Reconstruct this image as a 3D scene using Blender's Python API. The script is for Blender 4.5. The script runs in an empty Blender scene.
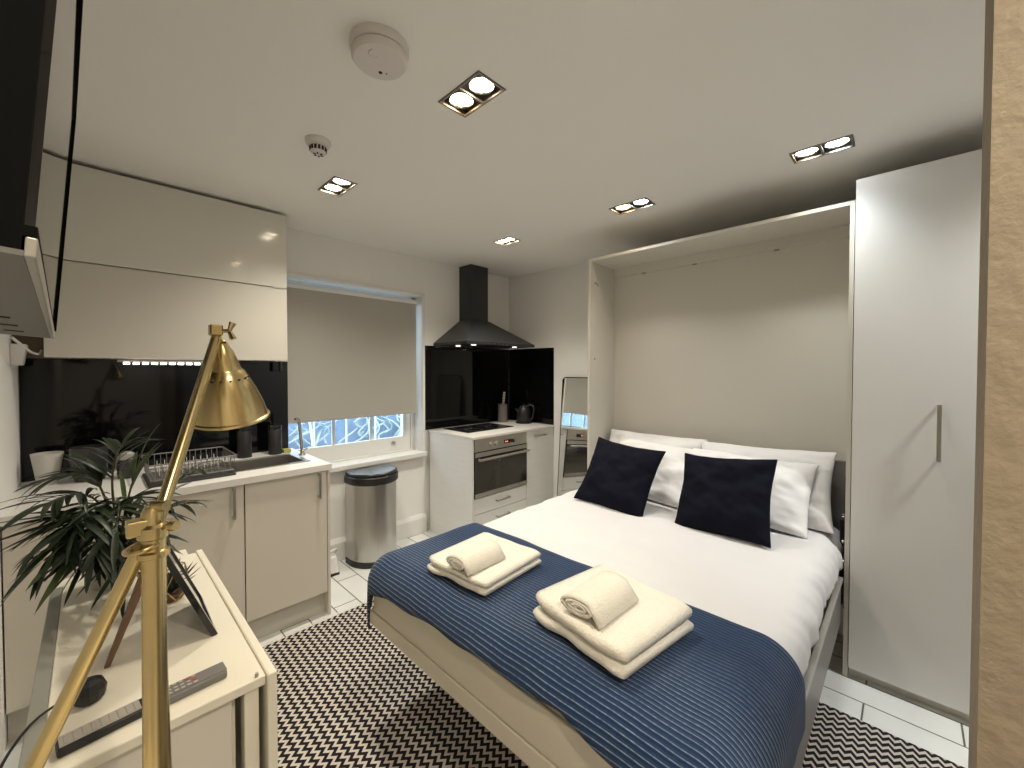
import bpy, bmesh, math, random
from mathutils import Vector, Matrix, noise
random.seed(7)
PI = math.pi
COL = bpy.context.scene.collection
S = bpy.context.scene

# ------------------------------------------------------------------ camera, world, exposure
F_PX, CY = 408.22, 377.855
pitch, roll, yaw = math.radians(1.1275), math.radians(.0132), math.radians(45.882)
cam_d = bpy.data.cameras.new('camera')
cam = bpy.data.objects.new('camera', cam_d); COL.objects.link(cam)
cam_d.sensor_fit = 'HORIZONTAL'; cam_d.sensor_width = 36
cam_d.lens = F_PX / 1024 * 36
cam_d.shift_y = -(384 - CY) / 1024
cam_d.clip_start = .02
cam.location = (0, 0, 1.47)
cam.rotation_euler = (PI/2 - pitch, -roll, -yaw)
S.camera = cam

w = bpy.data.worlds.new('sky'); S.world = w; w.use_nodes = True
bg = w.node_tree.nodes['Background']
bg.inputs[0].default_value = (.70, .86, 1, 1); bg.inputs[1].default_value = 2.8

S.view_settings.view_transform = 'Standard'; S.view_settings.look = 'None'
S.view_settings.gamma = 1; S.view_settings.use_curve_mapping = False
S.view_settings.exposure = 1.35
WARM = (1, .84, .62); NEUT = (1, .93, .80); COOL = (.84, .94, 1)
SPOT_W = 13
CEIL = 2.47
WY, RX, LX, BY = 3.15, 3.2, -.25, -1.6   # window wall, right wall, left wall, back wall

# ------------------------------------------------------------------ materials
def srgb(r, g, b):
    f = lambda c: (c/255/12.92) if c/255 <= .04045 else ((c/255+.055)/1.055)**2.4
    return (f(r), f(g), f(b))
def mat(name, col, rough=.5, metal=0, spec=.5, var=.04, vscale=6, bump=0, bscale=60, coat=0, trans=0, emit=None, sheen=0, stretch=None):
    m = bpy.data.materials.new(name); m.use_nodes = True
    nt = m.node_tree; n = nt.nodes; L = nt.links; p = n['Principled BSDF']
    tc = n.new('ShaderNodeTexCoord')
    mp = n.new('ShaderNodeMapping'); L.new(tc.outputs['Object'], mp.inputs[0])
    if stretch: mp.inputs['Scale'].default_value = stretch
    nz = n.new('ShaderNodeTexNoise'); nz.inputs['Scale'].default_value = vscale; nz.inputs['Detail'].default_value = 4
    L.new(mp.outputs[0], nz.inputs['Vector'])
    mx = n.new('ShaderNodeMixRGB'); mx.inputs[1].default_value = (*[c*(1-var) for c in col], 1)
    mx.inputs[2].default_value = (*[min(1, c*(1+var)) for c in col], 1)
    L.new(nz.outputs[0], mx.inputs[0]); L.new(mx.outputs[0], p.inputs['Base Color'])
    p.inputs['Roughness'].default_value = rough; p.inputs['Metallic'].default_value = metal
    p.inputs['Specular IOR Level'].default_value = spec
    p.inputs['Coat Weight'].default_value = coat
    p.inputs['Coat Roughness'].default_value = .06
    p.inputs['Transmission Weight'].default_value = trans
    if sheen: p.inputs['Sheen Weight'].default_value = sheen
    if bump:
        nb = n.new('ShaderNodeTexNoise'); nb.inputs['Scale'].default_value = bscale; nb.inputs['Detail'].default_value = 5
        L.new(mp.outputs[0], nb.inputs['Vector'])
        b = n.new('ShaderNodeBump'); b.inputs['Strength'].default_value = bump; b.inputs['Distance'].default_value = .01
        L.new(nb.outputs[0], b.inputs['Height']); L.new(b.outputs[0], p.inputs['Normal'])
    if emit:
        p.inputs['Emission Color'].default_value = (*emit[0], 1); p.inputs['Emission Strength'].default_value = emit[1]
    return m
M = {}
M['wall'] = mat('wall_paint', (.84, .825, .80), .75, var=.02, bump=.05)
M['ceiling'] = mat('ceiling_paint', (.88, .86, .82), .8, var=.015, vscale=2, bump=.04)
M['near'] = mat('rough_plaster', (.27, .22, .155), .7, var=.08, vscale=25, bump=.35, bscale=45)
M['trim'] = mat('white_gloss_paint', (.78, .77, .74), .35, var=.02)
M['cream'] = mat('cream_laminate', (.66, .63, .56), .42, var=.02, vscale=3)
M['cream_gloss'] = mat('cream_gloss_laminate', (.66, .64, .57), .12, var=.015, vscale=3, coat=.5)
M['cream_matt'] = mat('cream_satin_laminate', (.60, .57, .50), .38, var=.015, vscale=3)
M['edge'] = mat('cabinet_edge', (.30, .27, .23), .6)
M['kdoor'] = mat('kitchen_door', (.72, .67, .59), .35, var=.02, vscale=3)
M['hobunit'] = mat('white_grained_board', (.80, .80, .79), .35, var=.05, vscale=5, stretch=(1, 1, 9))
M['worktop'] = mat('white_worktop', (.78, .76, .72), .3, var=.02)
M['splash'] = mat('black_gloss_glass', (.003, .003, .0035), .05, var=.1, spec=.28)
M['black_gloss'] = mat('black_gloss', (.01, .01, .011), .1, var=.1)
M['black'] = mat('black_plastic', (.014, .014, .015), .45, var=.1)
M['black_metal'] = mat('black_painted_metal', (.022, .023, .025), .32, var=.1)
M['screen'] = mat('dark_screen_glass', (.008, .008, .009), .03, var=.05, spec=.7)
M['tv_side'] = mat('matt_black_casing', (.004, .004, .004), .8, var=.1, spec=.08)
M['tv_grey'] = mat('grey_plastic', (.16, .155, .145), .6, var=.06)
M['silver'] = mat('silver_plastic', (.42, .40, .36), .35, metal=.4, var=.05)
M['steel'] = mat('brushed_steel', (.52, .51, .49), .3, metal=1, var=.12, vscale=4, stretch=(40, 40, 1))
M['steel_h'] = mat('satin_steel', (.48, .46, .43), .33, metal=1, var=.08, vscale=20)
M['chrome'] = mat('chrome', (.8, .8, .8), .12, metal=1, var=.02)
M['brass'] = mat('antique_brass', (.58, .46, .23), .26, metal=1, var=.12, vscale=14)
M['brass_dark'] = mat('brass_hole', (.02, .012, .004), .6)
M['brass_wire'] = mat('brass_wire', (.55, .40, .18), .3, metal=1)
M['glass'] = mat('clear_glass', (.9, .95, .95), .02, trans=1, var=0)
M['mirror'] = mat('mirror_glass', (.86, .88, .87), .01, metal=1, var=0)
M['blind'] = mat('grey_blind_fabric', (.42, .40, .36), .85, var=.03, vscale=90, bump=.05, bscale=300)
M['blind_white'] = mat('white_blind_fabric', (.72, .73, .73), .6, var=.02)
M['linen'] = mat('white_linen', (.66, .645, .65), .8, var=.02, bump=.12, bscale=14, sheen=.1)
M['pillow'] = mat('white_cotton', (.78, .77, .77), .8, var=.02, bump=.3, bscale=9, sheen=.1)
M['navy'] = mat('navy_fabric', (.0028, .0033, .010), .85, var=.25, vscale=7, bump=.3, bscale=24, spec=.15)
M['towel'] = mat('cream_towelling', (.80, .76, .66), .95, var=.05, vscale=60, bump=.5, bscale=170, sheen=.3)
M['bed_board'] = mat('beige_bed_board', (.60, .55, .46), .45, var=.03)
M['bed_metal'] = mat('grey_bed_metal', (.22, .21, .20), .4, metal=.5, var=.08)
M['table'] = mat('cream_painted_table', (.84, .79, .66), .3, var=.03)
M['table_strip'] = mat('grey_green_strip', (.30, .30, .26), .3, var=.06)
M['leaf'] = mat('dark_green_leaf', (.012, .024, .008), .42, var=.45, vscale=7)
M['leaf_light'] = mat('mid_green_leaf', (.05, .075, .022), .38, var=.35, vscale=7)
M['stem'] = mat('plant_stem', (.05, .06, .02), .6)
M['succulent'] = mat('dark_succulent', (.012, .022, .015), .5, var=.3)
M['pot'] = mat('pale_ceramic', (.55, .53, .49), .4, var=.03)
M['soil'] = mat('soil', (.03, .02, .015), .95, bump=.8)
M['white_plastic'] = mat('white_plastic', (.70, .68, .66), .4, var=.02)
M['detector'] = mat('detector_plastic', (.68, .64, .61), .4, var=.02)
M['dark_slot'] = mat('dark_slot', (.02, .018, .016), .8)
M['cup'] = mat('white_porcelain', (.62, .60, .57), .3)
M['jug'] = mat('smoked_glass', (.05, .05, .05), .12, metal=.3)
M['stone'] = mat('grey_stoneware', (.20, .18, .17), .6)
M['rubber'] = mat('dark_rubber', (.03, .03, .03), .7)
M['sponge'] = mat('yellow_green_sponge', (.38, .40, .10), .9, bump=.5)
M['red'] = mat('red_plastic', (.55, .06, .03), .4)
M['remote'] = mat('grey_remote_plastic', (.18, .17, .16), .4)
M['remote_light'] = mat('silver_remote_plastic', (.38, .35, .30), .4)
M['button'] = mat('remote_button', (.42, .39, .35), .6)
M['wood'] = mat('brown_strut_card', (.16, .09, .05), .6, var=.15, vscale=20)
M['render_out'] = mat('grey_painted_render', (.19, .25, .34), .9, var=.3, vscale=3, bump=.3)
M['out_white'] = mat('weathered_white_paint', (.75, .76, .76), .6, var=.15)
M['ivy'] = mat('pale_ivy', (.35, .40, .38), .7, var=.4)
M['oven_glass'] = mat('oven_glass', (.03, .028, .024), .08, spec=.8, var=.1)
M['dial'] = mat('dark_dial', (.04, .035, .03), .3, metal=.6)
M['disp'] = mat('oven_display', (.2, .02, .01), .4, emit=((1, .25, .1), .8))
M['lit_led'] = mat('led_chip', (1, 1, 1), .5, emit=((1, .95, .85), 4))
M['hood_lamp'] = mat('hood_lamp_glass', (.8, .8, .8), .3, emit=((1, .95, .88), 1.6))
M['bulb_w'] = mat('warm_bulb', (1, 1, 1), .5, emit=((1, .66, .33), 14))
M['bulb_n'] = mat('neutral_bulb', (1, 1, 1), .5, emit=((1, .86, .62), 12))
M['bulb_c'] = mat('cool_bulb', (1, 1, 1), .5, emit=((.78, .9, 1), 16))
M['fixture'] = mat('bronze_grey_fixture', (.34, .31, .28), .35, metal=.6, var=.1)

def tile_mat():
    m = bpy.data.materials.new('pale_floor_tiles'); m.use_nodes = True
    nt = m.node_tree; n = nt.nodes; L = nt.links; p = n['Principled BSDF']
    tc = n.new('ShaderNodeTexCoord'); mp = n.new('ShaderNodeMapping'); L.new(tc.outputs['Object'], mp.inputs[0])
    mp.inputs['Rotation'].default_value = (0, 0, PI/2); mp.inputs['Location'].default_value = (.12, .016, 0)
    br = n.new('ShaderNodeTexBrick'); L.new(mp.outputs[0], br.inputs[0])
    br.inputs['Scale'].default_value = 1; br.inputs['Brick Width'].default_value = .6; br.inputs['Row Height'].default_value = .148
    br.inputs['Mortar Size'].default_value = .0035; br.offset = .5
    br.inputs['Color1'].default_value = (.84, .85, .83, 1); br.inputs['Color2'].default_value = (.76, .77, .75, 1)
    br.inputs['Mortar'].default_value = (.13, .12, .11, 1)
    nz = n.new('ShaderNodeTexNoise'); nz.inputs['Scale'].default_value = 5; nz.inputs['Detail'].default_value = 6; L.new(tc.outputs['Object'], nz.inputs[0])
    mx = n.new('ShaderNodeMixRGB'); mx.blend_type = 'MULTIPLY'; mx.inputs[0].default_value = .25
    L.new(br.outputs[0], mx.inputs[1]); L.new(nz.outputs[0], mx.inputs[2]); L.new(mx.outputs[0], p.inputs['Base Color'])
    p.inputs['Roughness'].default_value = .35
    return m
M['tiles'] = tile_mat()
def zig_mat():
    m = bpy.data.materials.new('black_white_zigzag_weave'); m.use_nodes = True
    nt = m.node_tree; n = nt.nodes; L = nt.links; p = n['Principled BSDF']
    tc = n.new('ShaderNodeTexCoord'); sp = n.new('ShaderNodeSeparateXYZ'); L.new(tc.outputs['Object'], sp.inputs[0])
    def math_(op, a, b=None):
        k = n.new('ShaderNodeMath'); k.operation = op
        for i, v in enumerate((a, b)):
            if v is None: continue
            if isinstance(v, (int, float)): k.inputs[i].default_value = v
            else: L.new(v, k.inputs[i])
        return k.outputs[0]
    tri = math_('PINGPONG', math_('MULTIPLY', sp.outputs['Y'], 1/.034), .5)      # 0..0.5
    u = math_('ADD', math_('MULTIPLY', sp.outputs['X'], 1/.035), math_('MULTIPLY', tri, 1.15))
    fr = math_('FRACT', u)
    s = math_('GREATER_THAN', fr, .56)
    mx = n.new('ShaderNodeMixRGB'); mx.inputs[1].default_value = (.018, .016, .018, 1); mx.inputs[2].default_value = (.56, .51, .46, 1)
    L.new(s, mx.inputs[0]); L.new(mx.outputs[0], p.inputs['Base Color'])
    p.inputs['Roughness'].default_value = .95; p.inputs['Specular IOR Level'].default_value = .1
    b = n.new('ShaderNodeBump'); b.inputs['Strength'].default_value = .4; b.inputs['Distance'].default_value = .003
    L.new(fr, b.inputs['Height']); L.new(b.outputs[0], p.inputs['Normal'])
    return m
M['zigzag'] = zig_mat()
def throw_mat():
    m = bpy.data.materials.new('blue_ribbed_throw'); m.use_nodes = True
    nt = m.node_tree; n = nt.nodes; L = nt.links; p = n['Principled BSDF']
    uv = n.new('ShaderNodeUVMap'); uv.uv_map = 'UVMap'
    sp = n.new('ShaderNodeSeparateXYZ'); L.new(uv.outputs[0], sp.inputs[0])
    def math_(op, a, b=None, c=None):
        k = n.new('ShaderNodeMath'); k.operation = op
        for i, v in enumerate((a, b, c)):
            if v is None: continue
            if isinstance(v, (int, float)): k.inputs[i].default_value = v
            else: L.new(v, k.inputs[i])
        return k.outputs[0]
    nz = n.new('ShaderNodeTexNoise'); nz.inputs['Scale'].default_value = 5; L.new(uv.outputs[0], nz.inputs[0])
    x = math_('ADD', sp.outputs['X'], math_('MULTIPLY', nz.outputs[0], .012))
    fr = math_('PINGPONG', math_('MULTIPLY', x, 1/.0145), .5)
    line = math_('SMOOTH_MIN', math_('MAXIMUM', math_('MULTIPLY', math_('SUBTRACT', fr, .36), 9), 0), 1, .1)
    nz2 = n.new('ShaderNodeTexNoise'); nz2.inputs['Scale'].default_value = 90; L.new(uv.outputs[0], nz2.inputs[0])
    nz3 = n.new('ShaderNodeTexNoise'); nz3.inputs['Scale'].default_value = 6; L.new(uv.outputs[0], nz3.inputs[0])
    # the pale yarn is knitted into the foot half only
    mr = n.new('ShaderNodeMapRange'); mr.inputs['From Min'].default_value = 1.22; mr.inputs['From Max'].default_value = 1.02
    L.new(sp.outputs['X'], mr.inputs['Value'])
    amt = math_('MULTIPLY', math_('MULTIPLY', line, math_('ADD', .05, mr.outputs[0])), math_('MULTIPLY', nz2.outputs[0], .95))
    amt = math_('MULTIPLY', amt, math_('ADD', .35, nz3.outputs[0]))
    base = n.new('ShaderNodeMixRGB'); base.inputs[1].default_value = (.008, .024, .068, 1); base.inputs[2].default_value = (.013, .040, .105, 1); L.new(nz2.outputs[0], base.inputs[0])
    mx = n.new('ShaderNodeMixRGB'); mx.inputs[2].default_value = (.36, .44, .55, 1)
    L.new(amt, mx.inputs[0]); L.new(base.outputs[0], mx.inputs[1]); L.new(mx.outputs[0], p.inputs['Base Color'])
    p.inputs['Roughness'].default_value = .85; p.inputs['Sheen Weight'].default_value = .15
    p.inputs['Specular IOR Level'].default_value = .2
    h = math_('ADD', fr, math_('MULTIPLY', nz2.outputs[0], .3))
    b = n.new('ShaderNodeBump'); b.inputs['Strength'].default_value = .8; b.inputs['Distance'].default_value = .006
    L.new(h, b.inputs['Height']); L.new(b.outputs[0], p.inputs['Normal'])
    return m
M['throw'] = throw_mat()

# ------------------------------------------------------------------ mesh helpers
def BM(): return bmesh.new()
def box(bm, lo, hi):
    x0, y0, z0 = lo; x1, y1, z1 = hi
    v = [bm.verts.new(c) for c in ((x0,y0,z0),(x1,y0,z0),(x1,y1,z0),(x0,y1,z0),(x0,y0,z1),(x1,y0,z1),(x1,y1,z1),(x0,y1,z1))]
    for f in ((0,3,2,1),(4,5,6,7),(0,1,5,4),(1,2,6,5),(2,3,7,6),(3,0,4,7)): bm.faces.new([v[i] for i in f])
    return bm
def hexa(bm, pts):       # 8 points: 4 bottom ring, 4 top ring
    v = [bm.verts.new(c) for c in pts]
    for f in ((0,3,2,1),(4,5,6,7),(0,1,5,4),(1,2,6,5),(2,3,7,6),(3,0,4,7)): bm.faces.new([v[i] for i in f])
    return bm
def tube(bm, pts, r, n=10, cap=True):
    pts = [Vector(p) for p in pts]; rings = []
    rs = r if isinstance(r, (list, tuple)) else [r]*len(pts)
    up = None
    for i, p in enumerate(pts):
        d = (pts[min(i+1, len(pts)-1)] - pts[max(i-1, 0)]).normalized()
        if up is None: up = d.orthogonal().normalized()
        up = (up - d*up.dot(d)).normalized(); s = d.cross(up)
        rings.append([bm.verts.new(p + (up*math.cos(2*PI*k/n) + s*math.sin(2*PI*k/n))*rs[i]) for k in range(n)])
    for a, b in zip(rings, rings[1:]):
        for k in range(n): bm.faces.new((a[k], a[(k+1) % n], b[(k+1) % n], b[k]))
    if cap: bm.faces.new(rings[0][::-1]); bm.faces.new(rings[-1])
    return bm
def lathe(bm, prof, c=(0,0,0), n=32, M4=None, cap=(True, True)):
    rings = []; c = Vector(c)
    for r, z in prof:
        ring = []
        for k in range(n):
            p = Vector((r*math.cos(2*PI*k/n), r*math.sin(2*PI*k/n), z))
            p = (M4 @ p) if M4 else p + c
            ring.append(bm.verts.new(p))
        rings.append(ring)
    for a, b in zip(rings, rings[1:]):
        for k in range(n): bm.faces.new((a[k], a[(k+1) % n], b[(k+1) % n], b[k]))
    if cap[0]: bm.faces.new(rings[0][::-1])
    if cap[1]: bm.faces.new(rings[-1])
    return bm
def prism(bm, poly, z0, z1):
    a = [bm.verts.new((x, y, z0)) for x, y in poly]; b = [bm.verts.new((x, y, z1)) for x, y in poly]
    bm.faces.new(a[::-1]); bm.faces.new(b)
    for i in range(len(poly)):
        j = (i+1) % len(poly); bm.faces.new((a[i], a[j], b[j], b[i]))
    return bm
def curve_pts(ctrl, n=8):      # Catmull-Rom
    P = [Vector(c) for c in ctrl]; P = [2*P[0]-P[1]] + P + [2*P[-1]-P[-2]]; out = []
    for i in range(1, len(P)-2):
        for k in range(n):
            t = k/n; a, b, c, d = P[i-1], P[i], P[i+1], P[i+2]
            out.append(.5*((2*b) + (c-a)*t + (2*a-5*b+4*c-d)*t*t + (3*b-a-3*c+d)*t**3))
    out.append(P[-2]); return out
def world_off(o):
    v = Vector((0,0,0))
    while o: v += o.location; o = o.parent
    return v
def part(name, bm, m, parent=None, bevel=0, smooth=False, local=False, seg=2, label=None, sub=0, solid=0):
    me = bpy.data.meshes.new(name)
    if parent is not None and not local:
        off = world_off(parent)
        for v in bm.verts: v.co -= off
    bmesh.ops.recalc_face_normals(bm, faces=bm.faces[:])
    bm.to_mesh(me); bm.free()
    me.materials.append(M[m] if isinstance(m, str) else m)
    o = bpy.data.objects.new(name, me); COL.objects.link(o)
    if parent is not None: o.parent = parent
    if smooth:
        for p in me.polygons: p.use_smooth = True
        if smooth != 'all': 
            try: me.set_sharp_from_angle(angle=math.radians(40))
            except Exception: pass
    if solid:
        k = o.modifiers.new('solid', 'SOLIDIFY'); k.thickness = solid; k.offset = -1
    if bevel:
        k = o.modifiers.new('bevel', 'BEVEL'); k.width = bevel; k.segments = seg; k.limit_method = 'ANGLE'; k.angle_limit = math.radians(40)
    if sub:
        k = o.modifiers.new('sub', 'SUBSURF'); k.levels = sub; k.render_levels = sub
    if label: o['label'] = label
    return o
def thing(name, label, cat, loc=(0,0,0), rot=(0,0,0), group=None):
    o = bpy.data.objects.new(name, None); COL.objects.link(o)
    o.location = loc; o.rotation_euler = rot; o.empty_display_size = .05
    return tag(o, label, cat, group)
def tag(o, label, cat, group=None):
    o['label'] = label; o['category'] = cat
    if group: o['group'] = group
    return o
def struct(name, bm, m, parent=None, **k):
    o = part(name, bm, m, parent, **k)
    if parent is None: o['kind'] = 'structure'
    return o
def handle(bm, a, b, out, r=.006, stand=.03):
    """bar handle between a and b with two legs going back along -out"""
    a, b, out = Vector(a), Vector(b), Vector(out)
    d = (b-a).normalized(); s = d.cross(out).normalized()
    def bar(p, q, w1, w2, ax1, ax2):
        hexa(bm, [p+ax1*i*w1+ax2*j*w2 for i, j in ((-1,-1),(1,-1),(1,1),(-1,1))] + [q+ax1*i*w1+ax2*j*w2 for i, j in ((-1,-1),(1,-1),(1,1),(-1,1))])
    bar(a, b, r, r*.6, s, out)
    for p in (a+d*.008, b-d*.008): bar(p-out*stand, p, r*.8, r*.8, s, d)
    return bm

# ------------------------------------------------------------------ SETTING
# floor, rug
struct('floor', box(BM(), (LX-.1, BY-.1, -.05), (RX+.1, WY+.2, 0)), 'tiles')
# ceiling with cut-outs for the recessed lights
LIGHTS = [(.917, 1.045, 1.045, 1.272), (.890, 1.013, 2.140, 2.365), (2.205, 2.330, 2.165, 2.340), (2.252, 2.388, 1.107, 1.347), (2.262, 2.388, .184, .407), (.17, .30, -.62, -.39), (2.26, 2.388, -.90, -.67)]  # last two openings are for added fill spotlights out of view
bm = BM()
xs = sorted({LX-.1, RX+.1} | {l[0] for l in LIGHTS} | {l[1] for l in LIGHTS})
ys = sorted({BY-.1, WY+.3} | {l[2] for l in LIGHTS} | {l[3] for l in LIGHTS})
grid = {(i, j): bm.verts.new((x, y, CEIL)) for i, x in enumerate(xs) for j, y in enumerate(ys)}
for i in range(len(xs)-1):
    for j in range(len(ys)-1):
        cx, cy = (xs[i]+xs[i+1])/2, (ys[j]+ys[j+1])/2
        if any(l[0] < cx < l[1] and l[2] < cy < l[3] for l in LIGHTS): continue
        bm.faces.new((grid[i,j], grid[i,j+1], grid[i+1,j+1], grid[i+1,j]))
struct('ceiling', bm, 'ceiling')
struct('wall_left', box(BM(), (LX-.1, BY-.1, 0), (LX, WY+.3, CEIL)), 'wall')
struct('wall_right', box(BM(), (RX, BY-.1, 0), (RX+.1, WY+.3, CEIL)), 'wall')
struct('wall_back', box(BM(), (LX, BY-.1, 0), (RX, BY, CEIL)), 'wall')
WX0, WX1, WZ0, WZ1 = .90, 2.075, .735, 2.13
bm = BM()
box(bm, (LX, WY, 0), (WX0, WY+.25, CEIL)); box(bm, (WX1, WY, 0), (RX, WY+.25, CEIL))
box(bm, (WX0, WY, 0), (WX1, WY+.25, WZ0-.04)); box(bm, (WX0, WY, WZ1), (WX1, WY+.25, CEIL))
struct('wall_window', bm, 'wall')
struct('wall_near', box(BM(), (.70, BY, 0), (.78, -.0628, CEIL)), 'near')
bm = BM()
prism(bm, [(1.0, WY-.028), (2.105, WY-.028), (2.105, WY), (1.0, WY)], 0, .135)
hexa(bm, [(1.0, WY-.028, .135), (2.105, WY-.028, .135), (2.105, WY, .135), (1.0, WY, .135), (1.0, WY-.010, .165), (2.105, WY-.010, .165), (2.105, WY, .165), (1.0, WY, .165)])
struct('baseboard_window', bm, 'trim')
struct('trim_1', box(BM(), (WX0-.02, WY-.055, WZ0-.04), (WX1+.025, WY+.17, WZ0)), 'trim', bevel=.006)   # window sill
bm = box(BM(), (WX1, WY-.018, WZ0), (WX1+.028, WY, WZ1+.02)); box(bm, (WX0, WY-.018, WZ1), (WX1+.028, WY, WZ1+.025))
struct('trim_2', bm, 'trim', bevel=.004)

# window
win = bpy.data.objects.new('window_1', None); COL.objects.link(win); win.location = ((WX0+WX1)/2, WY+.15, WZ0); win['kind'] = 'structure'
Y0, Y1 = WY+.135, WY+.17
bm = BM()
box(bm, (WX0, Y0-.02, WZ0), (WX0+.035, Y1+.03, WZ1)); box(bm, (WX1-.035, Y0-.02, WZ0), (WX1, Y1+.03, WZ1)); box(bm, (WX0, Y0-.02, WZ1-.04), (WX1, Y1+.03, WZ1))
box(bm, (WX0, Y0-.03, WZ0), (WX1, Y1+.03, WZ0+.012))
part('window_frame', bm, 'trim', win, bevel=.003)
bm = BM()
box(bm, (WX0+.035, Y0, WZ0+.012), (WX1-.035, Y1, .868)); box(bm, (WX0+.035, Y0, .868), (WX0+.10, Y1, 1.43)); box(bm, (WX1-.10, Y0, .868), (WX1-.035, Y1, 1.43)); box(bm, (WX0+.035, Y0, 1.43), (WX1-.035, Y1, 1.47))
for x in (1.345, 1.665): box(bm, (x-.011, Y0+.004, .868), (x+.011, Y1-.004, 1.43))
sash = part('window_sash', bm, 'trim', win, bevel=.003)
part('window_pane', box(BM(), (WX0+.10, Y0+.014, .868), (WX1-.10, Y0+.019, 1.43)), 'glass', sash)
bm = BM()
box(bm, (WX0+.035, Y1, 1.47), (WX0+.09, Y1+.03, WZ1-.04)); box(bm, (WX1-.09, Y1, 1.47), (WX1-.035, Y1+.03, WZ1-.04)); box(bm, (WX0+.035, Y1, 1.44), (WX1-.035, Y1+.03, 1.475))
for x in (1.345, 1.665): box(bm, (x-.011, Y1+.004, 1.47), (x+.011, Y1+.026, WZ1-.04))
s2 = part('window_sash', bm, 'trim', win, bevel=.003)
part('window_pane', box(BM(), (WX0+.09, Y1+.012, 1.475), (WX1-.09, Y1+.017, WZ1-.04)), 'glass', s2)
bm = BM(); lathe(bm, [(.012, 0), (.014, .006), (.010, .016), (.004, .018)], M4=Matrix.Translation((1.865, Y0, .822)) @ Matrix.Rotation(PI/2, 4, 'X'), n=14)
box(bm, (1.845, Y0-.014, .815), (1.885, Y0-.008, .828))
part('window_latch', bm, 'steel_h', win, bevel=.001)

# outside the window: a light well
struct('wall_outside', box(BM(), (-2.5, 5.2, -.5), (6.0, 5.4, 1.62)), 'render_out')
struct('trim_3', box(BM(), (-2.5, 3.45, -.5), (6.0, 5.2, .35)), 'render_out')

def fence():
    r = thing('area_railing', 'white railing of thin bars in the light well outside the window', 'railing', (2.0, 4.3, .35))
    bm = BM(); box(bm, (.6, 4.285, 1.02), (3.6, 4.315, 1.05)); box(bm, (.6, 4.285, .45), (3.6, 4.315, .47))
    part('rail', bm, 'out_white', r)
    for k in range(8):
        x = .9+k*.33
        part('bar', tube(BM(), [(x, 4.3, .35), (x, 4.3, 1.15)], .010, 8), 'out_white', r)
fence()
r = tag(part('leaning_pole', tube(BM(), curve_pts([(1.02, 3.75, .35), (1.12, 3.9, .8), (1.28, 4.1, 1.3), (1.33, 4.2, 1.6)]), .014, 8), 'out_white', smooth=True), 'pale slanted pole outside the window behind the slim grey tap', 'pole')
tag(part('leaning_pole', tube(BM(), [(1.42, 3.8, .35), (1.36, 3.95, 1.3)], .011, 8), 'out_white', smooth=True), 'pale pole outside the window, nearer its left muntin', 'pole')
# bare pale creeper on the light well wall
bm = BM(); rnd = random.Random(3)
for k in range(46):
    x = rnd.uniform(.6, 4.2); z = .3+rnd.random()*.4
    pts = [(x, 5.12, z)]
    for j in range(6):
        x += rnd.uniform(-.16, .22); z += rnd.uniform(.02, .16); pts.append((x, 5.12-rnd.random()*.07, z))
    tube(bm, curve_pts(pts, 4), [.018*(1-.8*i/24) for i in range(25)], 5)
o = tag(part('creeper', bm, 'ivy', smooth=True), 'pale bare creeper covering the wall outside the window', 'creeper'); o['kind'] = 'stuff'

# blind
bl = thing('roller_blind', 'grey roller blind pulled most of the way down over the window', 'blind', (1.5, WY+.03, 1.08))
bx0, bx1 = WX0+.01, 2.035
part('blind_fabric', box(BM(), (bx0, WY+.022, 1.105), (bx1, WY+.0235, 2.06)), 'blind', bl)
bm = BM(); tube(bm, [(bx0, WY+.035, 2.075), (bx1, WY+.035, 2.075)], .022, 20); part('blind_roller', bm, 'blind_white', bl, smooth=True, label='white roller tube of the blind')
part('bottom_bar', box(BM(), (bx0, WY+.017, 1.083), (bx1, WY+.029, 1.105)), 'blind', bl, bevel=.003)
bm = box(BM(), (bx1, WY+.01, 2.045), (bx1+.012, WY+.065, 2.11)); part('bracket', bm, 'white_plastic', bl, bevel=.003)
part('bead_chain', tube(BM(), [(bx1+.006, WY+.02, 2.06), (bx1+.006, WY+.016, 1.08)], .0022, 6), 'white_plastic', bl)

# rug
bm = BM(); prism(bm, [(.315, -1.0), (2.215, -1.0), (2.215, 2.42), (.315, 2.42)], .0, .009)
rug = tag(part('rug', bm, 'zigzag'), 'flat woven rug with black and white zigzags on the tiled floor', 'rug')
bm = BM()
rnd = random.Random(5)
for k in range(130):
    x = .32+k*.0145
    tube(bm, [(x, 2.418, .005), (x+rnd.uniform(-.008, .008), 2.445+rnd.random()*.012, .003)], .0018, 4)
part('fringe', bm, 'towel', rug, label='short pale fringe of the rug')

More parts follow.
